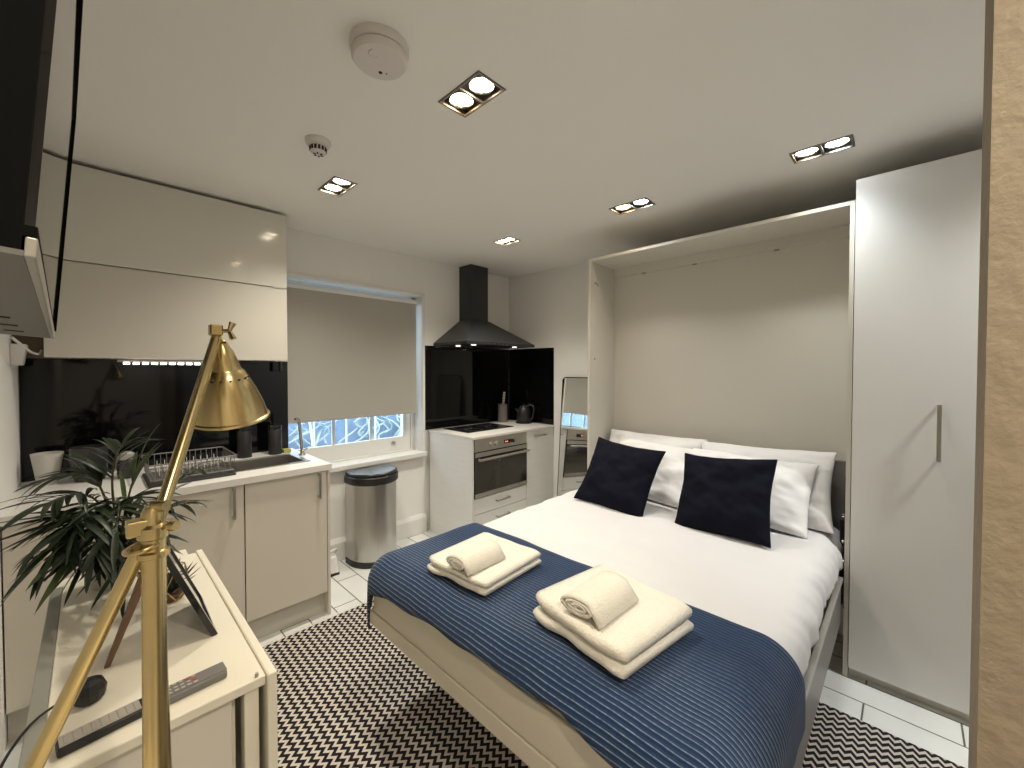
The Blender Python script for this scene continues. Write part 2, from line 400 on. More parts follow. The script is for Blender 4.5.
# ------------------------------------------------------------------ ceiling lights and detectors
kinds = [('w', 'n'), ('n', 'n'), ('n', 'n'), ('w', 'c'), ('n', 'c'), ('n', 'w'), ('n', 'c')]
labels = ['lit twin ceiling spotlight nearest the large smoke alarm', 'lit twin ceiling spotlight beside the small round heat detector', 'lit twin ceiling spotlight nearest the black cooker hood',
          'lit twin ceiling spotlight in front of the open bed cabinet, left of the wardrobe light', 'lit twin ceiling spotlight right in front of the tall wardrobe', 'added twin ceiling spotlight for fill, unseen behind the viewpoint near the left wall', 'added twin ceiling spotlight for fill, unseen behind the viewpoint beyond the wardrobe']
gains = [1.05, 1.5, 1.4, .5, .55, 2.0, 2.0]; cones = [130, 130, 120, 95, 105, 140, 140]  # last two fixtures are unseen, added as fill from behind the camera
for (x0, x1, y0, y1), kd, lb, gain, cone in zip(LIGHTS, kinds, labels, gains, cones):
    cx, cy = (x0+x1)/2, (y0+y1)/2
    t = thing('ceiling_spotlight', lb, 'ceiling light', (cx, cy, CEIL), group='twin ceiling spotlights')
    bm = BM(); b = .008
    for lo, hi in (((x0, y0), (x0+b, y1)), ((x1-b, y0), (x1, y1)), ((x0+b, y0), (x1-b, y0+b)), ((x0+b, y1-b), (x1-b, y1)), ((x0+b, cy-b/2), (x1-b, cy+b/2))):
        box(bm, (*lo, CEIL-.003), (*hi, CEIL+.004))
    part('bezel', bm, 'fixture', t)
    bm = BM()
    for lo, hi in (((x0-.003, y0-.003), (x0, y1+.003)), ((x1, y0-.003), (x1+.003, y1+.003)), ((x0, y0-.003), (x1, y0)), ((x0, y1), (x1, y1+.003))):
        box(bm, (*lo, CEIL), (*hi, CEIL+.07))
    box(bm, (x0, y0, CEIL+.067), (x1, y1, CEIL+.07))
    part('housing', bm, 'fixture', t)
    # order: lower-y bulb appears to the right in view
    for kk, yy in ((kd[0], cy+(y1-y0)/4), (kd[1], cy-(y1-y0)/4)):
        bm = lathe(BM(), [(.026, .06), (.036, .030), (.044, .012), (.046, .008), (.043, .008), (.040, .014), (.030, .030), (.022, .05)], c=(cx, yy, CEIL), n=28, cap=(True, False))
        rf = part('lamp_reflector', bm, 'chrome', t, smooth=True)
        part('lamp_lens', lathe(BM(), [(.0, .004), (.022, .006), (.038, .012), (.038, .016), (.0, .017)], c=(cx, yy, CEIL), n=28, cap=(False, False)), 'bulb_'+kk, rf, smooth=True)
        ld = bpy.data.lights.new('spotlight_beam', 'SPOT'); ld.energy = SPOT_W*gain; ld.color = {'w': WARM, 'n': NEUT, 'c': COOL}[kk]
        ld.spot_size = math.radians(cone); ld.spot_blend = 1; ld.shadow_soft_size = .04
        lo_ = bpy.data.objects.new('spotlight_beam', ld); COL.objects.link(lo_); lo_.parent = t; lo_.location = (0, yy-cy, -.002)

t = thing('smoke_alarm', 'large round white smoke alarm on the ceiling', 'smoke alarm', (.635, 1.185, CEIL))
c = (.635, 1.185, CEIL)
part('mounting_base', lathe(BM(), [(0.0874, 0), (0.0874, -0.02), (0.0829, -0.026), (0.0739, -0.027)], c=c, n=48), 'detector', t, smooth=True)
cov = part('cover', lathe(BM(), [(0.0739, -0.024), (0.0829, -0.03), (0.0829, -0.044), (0.0762, -0.052), (0.0448, -0.056), (0.0011, -0.057)], c=c, n=48), 'detector', t, smooth=True)
part('gap_ring', lathe(BM(), [(.079, -.024), (.079, -.033)], c=c, n=48), 'dark_slot', t)
bm = BM()
for k in range(10):
    a = -.6+k*.14+2.9
    pass
tube(bm, [(c[0]-.034+.014*math.cos(a*.35), c[1]-.028+.018*math.sin(a*.35), CEIL-.0555) for a in range(0, 12)], .0012, 5)
part('test_button_mark', bm, 'silver', cov)
bm = lathe(BM(), [(.006, -.0575), (.006, -.0555)], c=(c[0]+.018, c[1]+.030, CEIL), n=12); lathe(bm, [(.0025, -.0575), (.0025, -.0535)], c=(c[0]+.034, c[1]+.022, CEIL), n=8)
part('indicator', bm, 'dark_slot', cov)
t = thing('heat_detector', 'small round white heat detector with a slotted cap on the ceiling', 'heat detector', (.705, 1.865, CEIL))
c = (.705, 1.865, CEIL)
part('mounting_base', lathe(BM(), [(.052, 0), (.052, -.010), (.046, -.022), (.034, -.026)], c=c, n=40), 'detector', t, smooth=True)
cap = part('sensor_cap', lathe(BM(), [(.034, -.020), (.032, -.050), (.024, -.058), (.001, -.060)], c=c, n=32), 'detector', t, smooth=True)
bm = BM()
for k in range(14):
    a = 2*PI*k/14; R_ = Matrix.Translation(c) @ Matrix.Rotation(a, 4, 'Z')
    hexa(bm, [R_ @ Vector(p) for p in ((.031,-.0045,-.047),(.0345,-.0045,-.047),(.0345,.0045,-.047),(.031,.0045,-.047),(.031,-.0045,-.030),(.0355,-.0045,-.030),(.0355,.0045,-.030),(.031,.0045,-.030))])
for k in range(6):
    a = 2*PI*k/6; R_ = Matrix.Translation(c) @ Matrix.Rotation(a, 4, 'Z')
    hexa(bm, [R_ @ Vector(p) for p in ((.010,-.003,-.0612),(.021,-.003,-.0605),(.021,.003,-.0605),(.010,.003,-.0612),(.010,-.003,-.058),(.021,-.003,-.056),(.021,.003,-.056),(.010,.003,-.058))])
part('slots', bm, 'dark_slot', cap)

# ------------------------------------------------------------------ television
TVN, TVF = Vector((-.0205, .330, 1.53)), Vector((-.0485, 1.157, 1.53))
LEAN = Vector((.0325, -.012, .415))
ax = (TVF-TVN).normalized(); nrm = ax.cross(LEAN).normalized()
if nrm.x < 0: nrm = -nrm
t = thing('television', 'black flat television mounted high on the left wall, seen from below', 'television', tuple(TVN))
def slab(bm, a0, a1, h0, h1, d0, d1):   # along ax, fraction of height, depth behind front
    P = lambda a, h, d: TVN + ax*a + LEAN*h - nrm*d
    return hexa(bm, [P(a0,h0,d0), P(a1,h0,d0), P(a1,h0,d1), P(a0,h0,d1), P(a0,h1,d0), P(a1,h1,d0), P(a1,h1,d1), P(a0,h1,d1)])
LN = (TVF-TVN).length
bm = slab(BM(), 0, LN, .004, 1, .004, .115)
part('casing', bm, 'tv_side', t)
part('screen', slab(BM(), .003, LN-.013, .035, .985, .0, .004), 'screen', t)
bm = slab(BM(), LN-.013, LN, .03, 1, -.003, .004); slab(bm, 0, LN, .985, 1.0, -.003, .004); slab(bm, 0, LN-.013, .0222, .036, -.001, .004)
part('bezel', bm, 'tv_side', t)
part('bottom_trim', slab(BM(), 0.0, LN, -.003, .022, -.0015, .003), 'silver', t, bevel=.0008, label='silver trim strip along the bottom of the television')
bottom = part('bottom_panel', slab(BM(), 0.0, LN, -.003, .004, .003, .115), 'tv_grey', t, label='grey underside panel of the television')
for a in (.30, .42, .55, .68): part('vent_slot', slab(BM(), a, a+.008, -.006, -.001, .03, .05), 'dark_slot', bottom)
part('vent_slot', slab(BM(), .60, .615, -.006, -.001, .055, .11), 'dark_slot', bottom)
bm = box(BM(), (LX, .62, 1.62), (LX+.02, .82, 1.86)); box(bm, (LX+.02, .70, 1.70), (-.155, .74, 1.78))
part('wall_bracket', bm, 'black_metal', t)

# wall trunking, plug and cable under the television
t = thing('plug', 'white plug with a looped white cable under the television', 'plug', (-.235, 2.93, 1.56))
part('plug_body', hexa(BM(), [(-.25, 2.86, 1.49), (-.215, 2.86, 1.49), (-.215, 2.95, 1.49), (-.25, 2.95, 1.49), (-.25, 2.84, 1.585), (-.20, 2.84, 1.585), (-.20, 2.97, 1.585), (-.25, 2.97, 1.585)]), 'white_plastic', t, bevel=.005)
part('cable', tube(BM(), curve_pts([(-.22, 2.6, 1.60), (-.19, 2.68, 1.56), (-.18, 2.8, 1.545), (-.165, 2.9, 1.545), (-.16, 2.98, 1.58)]), .005, 8), 'white_plastic', t, smooth=True)

# ------------------------------------------------------------------ kitchen, left run
KX0, KX1, KF = -.245, .985, 2.47
bm = BM()
WT, WB = .912, .878
sx0, sx1, sy0, sy1 = .545, .915, 2.62, 2.93
for lo, hi in (((LX, KF-.02), (sx0, WY)), ((sx1, KF-.02), (KX1+.005, WY)), ((sx0, KF-.02), (sx1, sy0)), ((sx0, sy1), (sx1, WY))): box(bm, (*lo, WB), (*hi, WT))
wt = tag(part('worktop', bm, 'worktop'), 'white worktop with the sink let into it, under the wall cupboards', 'worktop')
sk = thing('sink', 'stainless steel sink let into the white worktop', 'sink', ((sx0+sx1)/2, (sy0+sy1)/2, WT-.15))
bm = BM()
for lo, hi in (((sx0+.012, sy0, WT-.13), (sx0+.018, sy1, WT)), ((sx1-.018, sy0, WT-.13), (sx1-.012, sy1, WT)), ((sx0+.018, sy0+.012, WT-.13), (sx1-.018, sy0+.018, WT)), ((sx0+.018, sy1-.018, WT-.13), (sx1-.018, sy1-.012, WT)), ((sx0+.012, sy0+.012, WT-.136), (sx1-.012, sy1-.012, WT-.13))): box(bm, lo, hi)
part('bowl', bm, 'steel_h', sk)
bm = BM()
for lo, hi in (((sx0-.012, sy0-.012), (sx0+.018, sy1+.012)), ((sx1-.018, sy0-.012), (sx1+.012, sy1+.012)), ((sx0+.018, sy0-.012), (sx1-.018, sy0+.018)), ((sx0+.018, sy1-.018), (sx1-.018, sy1+.012))): box(bm, (*lo, WT+.0005), (*hi, WT+.004))
part('rim', bm, 'steel_h', sk, bevel=.0015)
part('drain', lathe(BM(), [(.035, -.129), (.035, -.126), (.01, -.127)], c=((sx0+sx1)/2, (sy0+sy1)/2, WT), n=24), 'dark_slot', sk)
tp = thing('tap', 'slim grey tap standing at the right end of the sink against the window', 'tap', (.955, 2.85, WT))
bm = tube(BM(), curve_pts([(.957, 2.84, WT), (.950, 2.848, 1.03), (.944, 2.852, 1.12), (.934, 2.848, 1.146), (.915, 2.84, 1.150)]), .0095, 12)
part('spout', bm, 'steel_h', tp, smooth=True)
part('base', lathe(BM(), [(.022, 0), (.022, .006), (.013, .012), (.013, .03), (.009, .034)], c=(.957, 2.84, WT), n=20), 'steel_h', tp, smooth=True)
part('lever', tube(BM(), [(.957, 2.84, .94), (.985, 2.82, .955)], [.006, .004], 8), 'steel_h', tp, smooth=True)

doors = [(-.245, -.103, None), (-.097, .544, .497), (.550, .966, .918)]
for i, (a, b, hx) in enumerate(doors):
    lb = ['narrow cream base cabinet in the corner beside the left wall', 'wide cream base cabinet behind the palm plant and brass lamp', 'cream base cabinet under the sink, next to the window'][i]
    t = thing('base_cabinet', lb, 'cabinet', ((a+b)/2, 2.8, 0))
    part('body', box(BM(), (a-.0025, KF+.022, .13), (b+.0025, WY-.01, .70 if i == 2 else WB-.002)), 'cream', t)
    dn = part('door', box(BM(), (a, KF, .145), (b, KF+.019, WB-.006)), 'kdoor', t, bevel=.0015)
    part('plinth', box(BM(), (a-.0025, KF+.055, 0), (b+.0025, KF+.07, .13)), 'cream_matt', t)
    if hx:
        zz = (.710, .868) if i == 1 else (.722, .866)
        part('handle', handle(BM(), (hx, KF-.03, zz[0]), (hx, KF-.03, zz[1]), (0, -1, 0), .0065), 'steel_h', dn, bevel=.001)
tag(part('end_panel', box(BM(), (.970, KF, 0), (.985, WY-.01, WB-.002)), 'kdoor', bevel=.001), 'tall thin cream end panel closing the sink cabinets by the window', 'panel')
# splashback
tag(part('splashback', box(BM(), (LX+.003, WY-.010, WT+.001), (.965, WY, 1.527)), 'splash'), 'glossy black glass splashback behind the sink under the wall cupboards', 'splashback')
# wall cupboards
CF = 2.86
wc = thing('overhead_cupboard', 'glossy cream wall cupboard with two lift-up flaps above the sink', 'cupboard', (.35, 3.0, 1.527))
part('body', box(BM(), (-.148, CF+.02, 1.53), (.878, WY-.005, 2.452)), 'cream_matt', wc)
u = part('flap', box(BM(), (-.150, CF, 1.990), (.880, CF+.018, 2.449)), 'cream_gloss', wc, bevel=.001, label='upper glossy cream flap of the wall cupboard')
lwr = part('flap', box(BM(), (-.150, CF, 1.528), (.880, CF+.018, 1.984)), 'cream_matt', wc, bevel=.001, label='lower satin cream flap of the wall cupboard')
part('finger_pull', box(BM(), (.80, CF-.004, 1.982), (.862, CF+.002, 1.990)), 'steel_h', lwr)
part('gap_shade_strip', box(BM(), (-.249, CF+.08, 1.53), (-.152, WY-.012, 2.45)), mat('gap_shade_brown', (.10, .07, .045), .6), wc, label='brown strip standing in for the shaded gap between the cupboard and the left wall')  # shade of the gap beside the left wall, put in as brown colour
t = thing('led_strip', 'short lit strip of small lights under the wall cupboard', 'strip light', (.30, 3.09, 1.52))
part('carrier', box(BM(), (.10, 3.090, 1.512), (.52, 3.102, 1.524)), 'silver', t)
for k in range(10): part('led', box(BM(), (.125+k*.039, 3.087, 1.500), (.150+k*.039, 3.097, 1.511)), 'lit_led', t)
ld = bpy.data.lights.new('strip_glow', 'AREA'); ld.shape = 'RECTANGLE'; ld.size = .4; ld.size_y = .01; ld.energy = .25; ld.color = (1, .93, .82)
o = bpy.data.objects.new('strip_glow', ld); COL.objects.link(o); o.parent = t; o.location = (.01, .0, -.025)
tag(part('fire_blanket_case', box(BM(), (.884, 3.03, 1.535), (.900, 3.13, 1.665)), 'red', bevel=.003), 'narrow red case between the wall cupboard and the roller blind', 'case')
tag(part('black_clip', box(BM(), (.884, 3.02, 1.46), (.897, 3.06, 1.526)), 'black', bevel=.002), 'small black clip under the right end of the wall cupboard', 'clip')

# things on the sink worktop
cup = thing('tumbler', 'white tapered tumbler at the far left of the worktop', 'cup', (-.155, 3.02, WT))
part('wall', lathe(BM(), [(.036, 0), (.056, .15), (.053, .15), (.034, .006), (.0, .006)], c=(-.155, 3.02, WT), n=28, cap=(True, False)), 'cup', cup, smooth=True)
jg = thing('kettle_jug', 'large dark glass jug with a pale handle behind the palm', 'jug', (-.01, 2.97, WT))
part('jug_body', lathe(BM(), [(.055, 0), (.066, .04), (.072, .10), (.072, .17), (.069, .17), (.066, .10), (.05, .01), (0, .01)], c=(-.01, 2.97, WT), n=32, cap=(True, False)), 'jug', jg, smooth=True)
part('handle', tube(BM(), curve_pts([(.055, 2.955, WT+.16), (.085, 2.94, WT+.14), (.085, 2.94, WT+.05), (.058, 2.955, WT+.03)]), .006, 8), 'silver', jg, smooth=True)
jr = thing('storage_jar', 'small clear glass jar with a round lid beside the dark jug', 'jar', (.125, 2.90, WT))
part('jar_body', lathe(BM(), [(.036, 0), (.040, .02), (.040, .08), (.030, .095)], c=(.125, 2.90, WT), n=24), 'jug', jr, smooth=True)
part('lid', lathe(BM(), [(.032, .095), (.034, .105), (.028, .125), (.012, .135), (.001, .137)], c=(.125, 2.90, WT), n=24), 'silver', jr, smooth=True)
# dish rack
dr = thing('dish_rack', 'grey wire dish rack beside the sink', 'dish rack', (.36, 2.72, WT))
rx0, rx1, ry0, ry1 = .19, .52, 2.56, 2.88
bm = box(BM(), (rx0-.01, ry0-.01, WT+.001), (rx1+.01, ry1+.01, WT+.012)); part('drip_tray', bm, 'rubber', dr, bevel=.004)
rim = BM(); loop = [(rx0, ry0), (rx1, ry0), (rx1, ry1), (rx0, ry1), (rx0, ry0)]
for z, g in ((WT+.105, .012), (WT+.03, 0)):
    L2 = [(rx0-g, ry0-g), (rx1+g, ry0-g), (rx1+g, ry1+g), (rx0-g, ry1+g), (rx0-g, ry0-g)]
    for p, q in zip(L2, L2[1:]): tube(rim, [(*p, z), (*q, z)], .0032, 8)
part('rim', rim, 'bed_metal', dr, smooth=True)
wires = BM()
for k in range(13):
    x = rx0+.015+k*(rx1-rx0-.03)/12
    tube(wires, [(x, ry0-.012, WT+.105), (x, ry0, WT+.03), (x, ry1, WT+.03), (x, ry1+.012, WT+.105)], .0019, 6)
for k in range(10):
    y = ry0+.02+k*(ry1-ry0-.04)/9
    tube(wires, [(rx0-.012, y, WT+.105), (rx0, y, WT+.028), (rx1, y, WT+.028), (rx1+.012, y, WT+.105)], .0019, 6)
part('wires', wires, 'bed_metal', dr)
bm = BM()
for k in range(9):
    for yy in (2.66, 2.76): tube(bm, [(.23+k*.03, yy, WT+.03), (.23+k*.03, yy+.01, WT+.09)], .0017, 6)
part('plate_prongs', bm, 'white_plastic', dr)
for nm, x, y, r_, h, lb in (('black_canister', .675, 3.03, .040, .20, 'black canister behind the sink below the brass shade, left of its twin'), ('black_canister', .845, 3.01, .040, .19, 'black canister behind the sink, right beside the window')):
    t = thing('canister', lb, 'canister', (x, y, WT), group='black canisters behind the sink')
    part('canister_body', lathe(BM(), [(r_, 0), (r_, h*.85), (r_*.96, h*.86)], c=(x, y, WT), n=28), 'black', t, smooth=True)
    part('lid', lathe(BM(), [(r_*1.02, h*.86), (r_*1.02, h*.97), (r_*.9, h), (.001, h)], c=(x, y, WT), n=28), 'black_gloss', t, smooth=True)
sp_ = box(BM(), (.890, 2.985, WT), (.935, 3.035, WT+.024))
tag(part('sponge', sp_, 'sponge', bevel=.004), 'yellow green sponge in the corner of the worktop by the window', 'sponge')

# ------------------------------------------------------------------ bin, floor box
bx, by = 1.515, 3.06
def dshape(hw, dep, n=26):
    pts = [(bx-hw, by+.0), ]
    for k in range(n+1):
        a = PI + PI*k/n
        pts.append((bx+hw*math.cos(a)*1.0, by-.07+dep*math.sin(a)))
    pts.append((bx+hw, by)); return pts
t = thing('pedal_bin', 'brushed steel half-round bin with a black lid under the window', 'bin', (bx, by, 0))
part('base', prism(BM(), dshape(.186, .195), .0, .045), 'black', t, bevel=.006)
part('bin_body', prism(BM(), dshape(.180, .187), .045, .615), 'steel', t, smooth=True)
part('collar', prism(BM(), dshape(.194, .203), .612, .672), 'black', t, bevel=.012, seg=3)
part('lid', prism(BM(), dshape(.188, .196), .672, .700), 'black_metal', t, bevel=.014, seg=3)
part('lid_button', lathe(BM(), [(.007, 0), (.007, .006), (.001, .007)], M4=Matrix.Translation((1.53, by-.07-.196, .672)) @ Matrix.Rotation(PI/2, 4, 'X'), n=12), 'steel_h', t)
part('pedal', box(BM(), (1.47, by-.285, .012), (1.56, by-.25, .024)), 'black', t, bevel=.003)
t = thing('socket_adaptor', 'small white adaptor box with a cable on the floor beside the bin', 'adaptor', (1.20, 2.96, 0))
part('adaptor_body', hexa(BM(), [(1.11, 2.92, .02), (1.22, 2.90, .02), (1.24, 3.0, .02), (1.11, 3.0, .02), (1.11, 2.93, .135), (1.205, 2.92, .135), (1.22, 2.99, .135), (1.11, 2.99, .135)]), 'white_plastic', t, bevel=.008)
part('foot', box(BM(), (1.11, 2.915, 0), (1.225, 2.99, .02)), 'rubber', t)
part('cable', tube(BM(), curve_pts([(1.15, 2.95, .13), (1.16, 2.93, .17), (1.21, 2.95, .175), (1.24, 3.0, .14), (1.245, 3.08, .08), (1.24, 3.1, .01)]), .006, 8), 'white_plastic', t, smooth=True)

# ------------------------------------------------------------------ hob run on the right
HX0, HX1, HF, HT = 2.14, 3.195, 2.525, .922
tag(part('worktop', box(BM(), (HX0-.003, HF-.012, .901), (HX1, WY-.002, HT)), 'worktop', bevel=.002), 'white worktop around the black hob in the corner', 'worktop')
tag(part('end_panel', box(BM(), (HX0, HF, 0), (HX0+.018, WY-.030, .900)), 'hobunit', bevel=.001), 'white wood-grain end panel on the left side of the oven', 'panel')
t = thing('oven_cabinet', 'white base cabinet holding the built-in oven above two drawers', 'cabinet', (2.48, 2.8, 0))
part('body', box(BM(), (2.162, HF+.022, .10), (2.796, WY-.035, .405)), 'hobunit', t)
for z0, z1, zh in ((.278, .408, .352), (.12, .272, .212)):
    d = part('drawer', box(BM(), (2.162, HF, z0), (2.794, HF+.018, z1)), 'hobunit', t, bevel=.001)
    part('handle', handle(BM(), (2.40, HF-.028, zh), (2.56, HF-.028, zh), (0, -1, 0), .007), 'steel_h', d, bevel=.001)
part('plinth', box(BM(), (2.162, HF+.05, 0), (2.796, HF+.065, .10)), 'cream_matt', t)
ov = thing('oven', 'stainless steel built-in oven with a dark glass door', 'oven', (2.48, 2.8, .41))
part('oven_body', box(BM(), (2.166, HF+.01, .412), (2.792, WY-.06, .898)), 'black', ov)
cp_ = part('control_panel', box(BM(), (2.164, HF-.006, .795), (2.792, HF+.012, .898)), 'steel_h', ov, bevel=.001)
for x in (2.34, 2.40, 2.60):
    part('knob', lathe(BM(), [(.017, 0), (.016, .018), (.001, .019)], M4=Matrix.Translation((x, HF-.006, .842)) @ Matrix.Rotation(PI/2, 4, 'X'), n=20), 'silver' if x < 2.5 else 'dial', cp_, smooth=True)
part('clock_display', box(BM(), (2.50, HF-.0075, .828), (2.575, HF-.006, .858)), 'black_gloss', cp_)
bm = box(BM(), (2.512, HF-.0085, .838), (2.524, HF-.0075, .848)); box(bm, (2.532, HF-.0085, .838), (2.544, HF-.0075, .848)); part('display_digits', bm, 'disp', cp_)
dr_ = part('oven_door', box(BM(), (2.164, HF-.010, .418), (2.792, HF+.010, .788)), 'oven_glass', ov, bevel=.002)
bm = box(BM(), (2.164, HF-.013, .418), (2.792, HF-.010, .452)); box(bm, (2.164, HF-.013, .752), (2.792, HF-.010, .788)); part('door_trim', bm, 'steel_h', dr_)
bm = tube(BM(), [(2.172, HF-.050, .735), (2.784, HF-.050, .735)], .010, 14)
for x in (2.20, 2.755): tube(bm, [(x, HF-.050, .735), (x, HF-.010, .735)], .008, 10)
part('door_handle', bm, 'steel_h', dr_, smooth=True)
t = thing('base_cabinet', 'narrow white base cabinet between the oven and the right wall', 'cabinet', (3.0, 2.8, 0))
part('body', box(BM(), (2.80, HF+.022, .10), (3.19, WY-.035, .899)), 'hobunit', t)
d = part('door', box(BM(), (2.799, HF, .12), (3.192, HF+.018, .897)), 'hobunit', t, bevel=.001)
part('handle', handle(BM(), (2.90, HF-.028, .845), (3.06, HF-.028, .845), (0, -1, 0), .006), 'steel_h', d, bevel=.001)
part('plinth', box(BM(), (2.799, HF+.05, 0), (3.192, HF+.065, .10)), 'cream_matt', t)
hob = thing('hob', 'black glass hob set in the white worktop under the hood', 'hob', (2.54, 2.92, HT))
hp = part('hob_glass', box(BM(), (2.26, 2.72, HT), (2.83, 3.08, HT+.006)), 'black_gloss', hob, bevel=.002)
bm = BM()
for x, y, r_ in ((2.41, 2.82, .075), (2.68, 2.82, .09), (2.41, 2.99, .09), (2.68, 2.99, .075)):
    lathe(bm, [(r_, .0062), (r_+.0015, .0066), (r_+.003, .0062)], c=(x, y, HT), n=40, cap=(False, False))
part('ring_marks', bm, 'remote', hp)
bm = box(BM(), (2.10, WY-.008, HT), (RX-.010, WY, 1.690)); 
tag(part('splashback', bm, 'splash'), 'glossy black glass splashback on the window wall behind the hob', 'splashback')
tag(part('splashback', box(BM(), (RX-.008, 2.523, HT), (RX, WY-.009, 1.690)), 'splash'), 'glossy black glass splashback on the right wall beside the hob', 'splashback')
# cooker hood
t = thing('cooker_hood', 'black chimney cooker hood above the hob', 'cooker hood', (2.62, 3.0, 1.69))
part('chimney', box(BM(), (2.51, 2.975, 1.93), (2.728, WY, CEIL-.002)), 'black_metal', t)
cx0, cx1, cyf = 2.20, 3.055, 2.655
cn = part('canopy', hexa(BM(), [(cx0, cyf, 1.715), (cx1, cyf, 1.715), (cx1, WY-.009, 1.715), (cx0, WY-.009, 1.715), (2.505, 2.97, 1.945), (2.733, 2.97, 1.945), (2.733, WY-.009, 1.945), (2.505, WY-.009, 1.945)]), 'black_metal', t)
lip = part('canopy_rim', box(BM(), (cx0-.002, cyf-.002, 1.692), (cx1+.002, WY-.011, 1.715)), 'black_metal', t)
for x, y in ((2.36, 2.76), (2.88, 2.76), (2.36, 2.98)):
    part('hood_lamp', lathe(BM(), [(.022, -.003), (.022, 0)], c=(x, y, 1.692), n=20), 'hood_lamp', lip)
bm = BM()
for k in range(4): lathe(bm, [(.006, -.003), (.006, 0)], M4=Matrix.Translation((2.52+k*.05, cyf-.002, 1.703)) @ Matrix.Rotation(PI/2, 4, 'X'), n=10)
part('buttons', bm, 'steel_h', lip)
for x, y in ((2.36, 2.76), (2.88, 2.76)):
    ld = bpy.data.lights.new('hood_glow', 'SPOT'); ld.energy = .5; ld.color = (1, .93, .84); ld.spot_size = math.radians(110); ld.shadow_soft_size = .02
    o = bpy.data.objects.new('hood_glow', ld); COL.objects.link(o); o.parent = t; o.location = (x-2.62, y-3.0, -.006)

# utensil pot with knife
t = thing('utensil_pot', 'grey stoneware pot holding a knife behind the hob', 'pot', (3.015, 3.06, HT))
part('pot', lathe(BM(), [(.050, 0), (.052, .01), (.050, .19), (.046, .19), (.045, .02), (0, .02)], c=(3.015, 3.06, HT), n=28, cap=(True, False)), 'stone', t, smooth=True)
kn = thing('kitchen_knife', 'knife with a pale patterned handle standing in the grey pot', 'knife', (3.015, 3.06, HT+.03))
part('handle', tube(BM(), [(3.012, 3.05, HT+.19), (3.016, 3.045, HT+.25), (3.020, 3.04, HT+.315)], [.011, .014, .012], 12), 'cup', kn, smooth=True)
part('blade', box(BM(), (3.008, 3.048, HT+.03), (3.016, 3.052, HT+.19)), 'steel_h', kn)
bm = BM()
for k in range(4): tube(bm, [(3.0145+k*.001, 3.047-k*.002, HT+.205+k*.028), (3.015+k*.001, 3.0465-k*.002, HT+.214+k*.028)], .0150, 12)
part('handle_bands', bm, 'stone', kn)
# kettle
c = (3.105, 2.84, HT)
t = thing('kettle', 'black electric kettle with an arched handle on its base', 'kettle', c)
part('power_base', lathe(BM(), [(.085, 0), (.085, .012), (.075, .018)], c=c, n=32), 'black', t, smooth=True)
part('kettle_body', lathe(BM(), [(.068, .019), (.074, .03), (.070, .10), (.056, .155), (.040, .170)], c=c, n=32), 'black', t, smooth=True)
part('lid', lathe(BM(), [(.042, .168), (.036, .180), (.010, .185), (.010, .198), (.001, .200)], c=c, n=24), 'black', t, smooth=True)
part('handle', tube(BM(), curve_pts([(c[0]-.01, c[1]-.04, HT+.168), (c[0]+.02, c[1]-.075, HT+.19), (c[0]+.03, c[1]-.11, HT+.155), (c[0]+.02, c[1]-.10, HT+.06), (c[0]+.01, c[1]-.075, HT+.04)]), .009, 10), 'black', t, smooth=True)
part('spout', tube(BM(), [(c[0]-.045, c[1]+.03, HT+.12), (c[0]-.075, c[1]+.05, HT+.155)], [.018, .010], 10), 'black_gloss', t, smooth=True)

# ------------------------------------------------------------------ leaning mirror
t = thing('floor_mirror', 'tall rounded mirror with a thin black frame leaning on the right wall', 'mirror', (3.055, 2.13, 0), (0, math.radians(4.2), 0))
def rrect(w, h, r, n=8):
    pts = []
    for cx_, cz_, a0 in ((w-r, h-r, 0), (-(w-r), h-r, PI/2), (-(w-r), r*.4, PI), (w-r, r*.4, 1.5*PI)):
        rr = r if cz_ > h/2 else r*.4
        ccx = (w-rr) if cx_ > 0 else -(w-rr)
        for k in range(n+1):
            a = a0+PI/2*k/n; pts.append((ccx+rr*math.cos(a), cz_+rr*math.sin(a)))
    return pts
pts = rrect(.245, 1.40, .035)
bm = BM(); a = [bm.verts.new((0, y, z)) for y, z in pts]; b = [bm.verts.new((-.008, y, z)) for y, z in pts]
bm.faces.new(a); bm.faces.new(b[::-1])
for i in range(len(a)): bm.faces.new((a[i], a[i-1], b[i-1], b[i]))
part('mirror_glass', bm, 'mirror', t, local=True)
bm = tube(BM(), [(-.004, y, z) for y, z in pts]+[(-.004, *pts[0])], .006, 8); part('frame', bm, 'black_metal', t, local=True, smooth=True)

# ------------------------------------------------------------------ bed cabinet and wardrobe
CX, CL, CR, CT, CB = 2.50, 1.663, .187, 2.265, 2.84
t = thing('bed_cabinet', 'open cream wall-bed cabinet behind the pillows', 'cabinet', (CX+.2, (CL+CR)/2, 0))
part('side_panel', box(BM(), (CX, CL-.019, 0), (3.19, CL, CT)), 'cream', t, bevel=.001)
part('side_panel', box(BM(), (CX, CR+.001, 0), (3.19, CR+.019, CT)), 'cream', t, bevel=.001)
part('top_panel', box(BM(), (CX, CR+.019, CT-.019), (3.19, CL-.019, CT)), 'cream', t, bevel=.001)
bk = part('back_panel', box(BM(), (CB, CR+.019, .02), (CB+.016, CL-.019, CT-.019)), 'cream', t)
part('top_rail', box(BM(), (CB-.02, CR+.019, CT-.085), (CB, CL-.019, CT-.019)), 'cream', t)
bm = BM()
for y, z in ((CL-.0195, 2.10), (CL-.0195, 1.55)): lathe(bm, [(.006, 0), (.006, .004)], M4=Matrix.Translation((2.56, y, z)) @ Matrix.Rotation(PI/2, 4, 'X'), n=10)
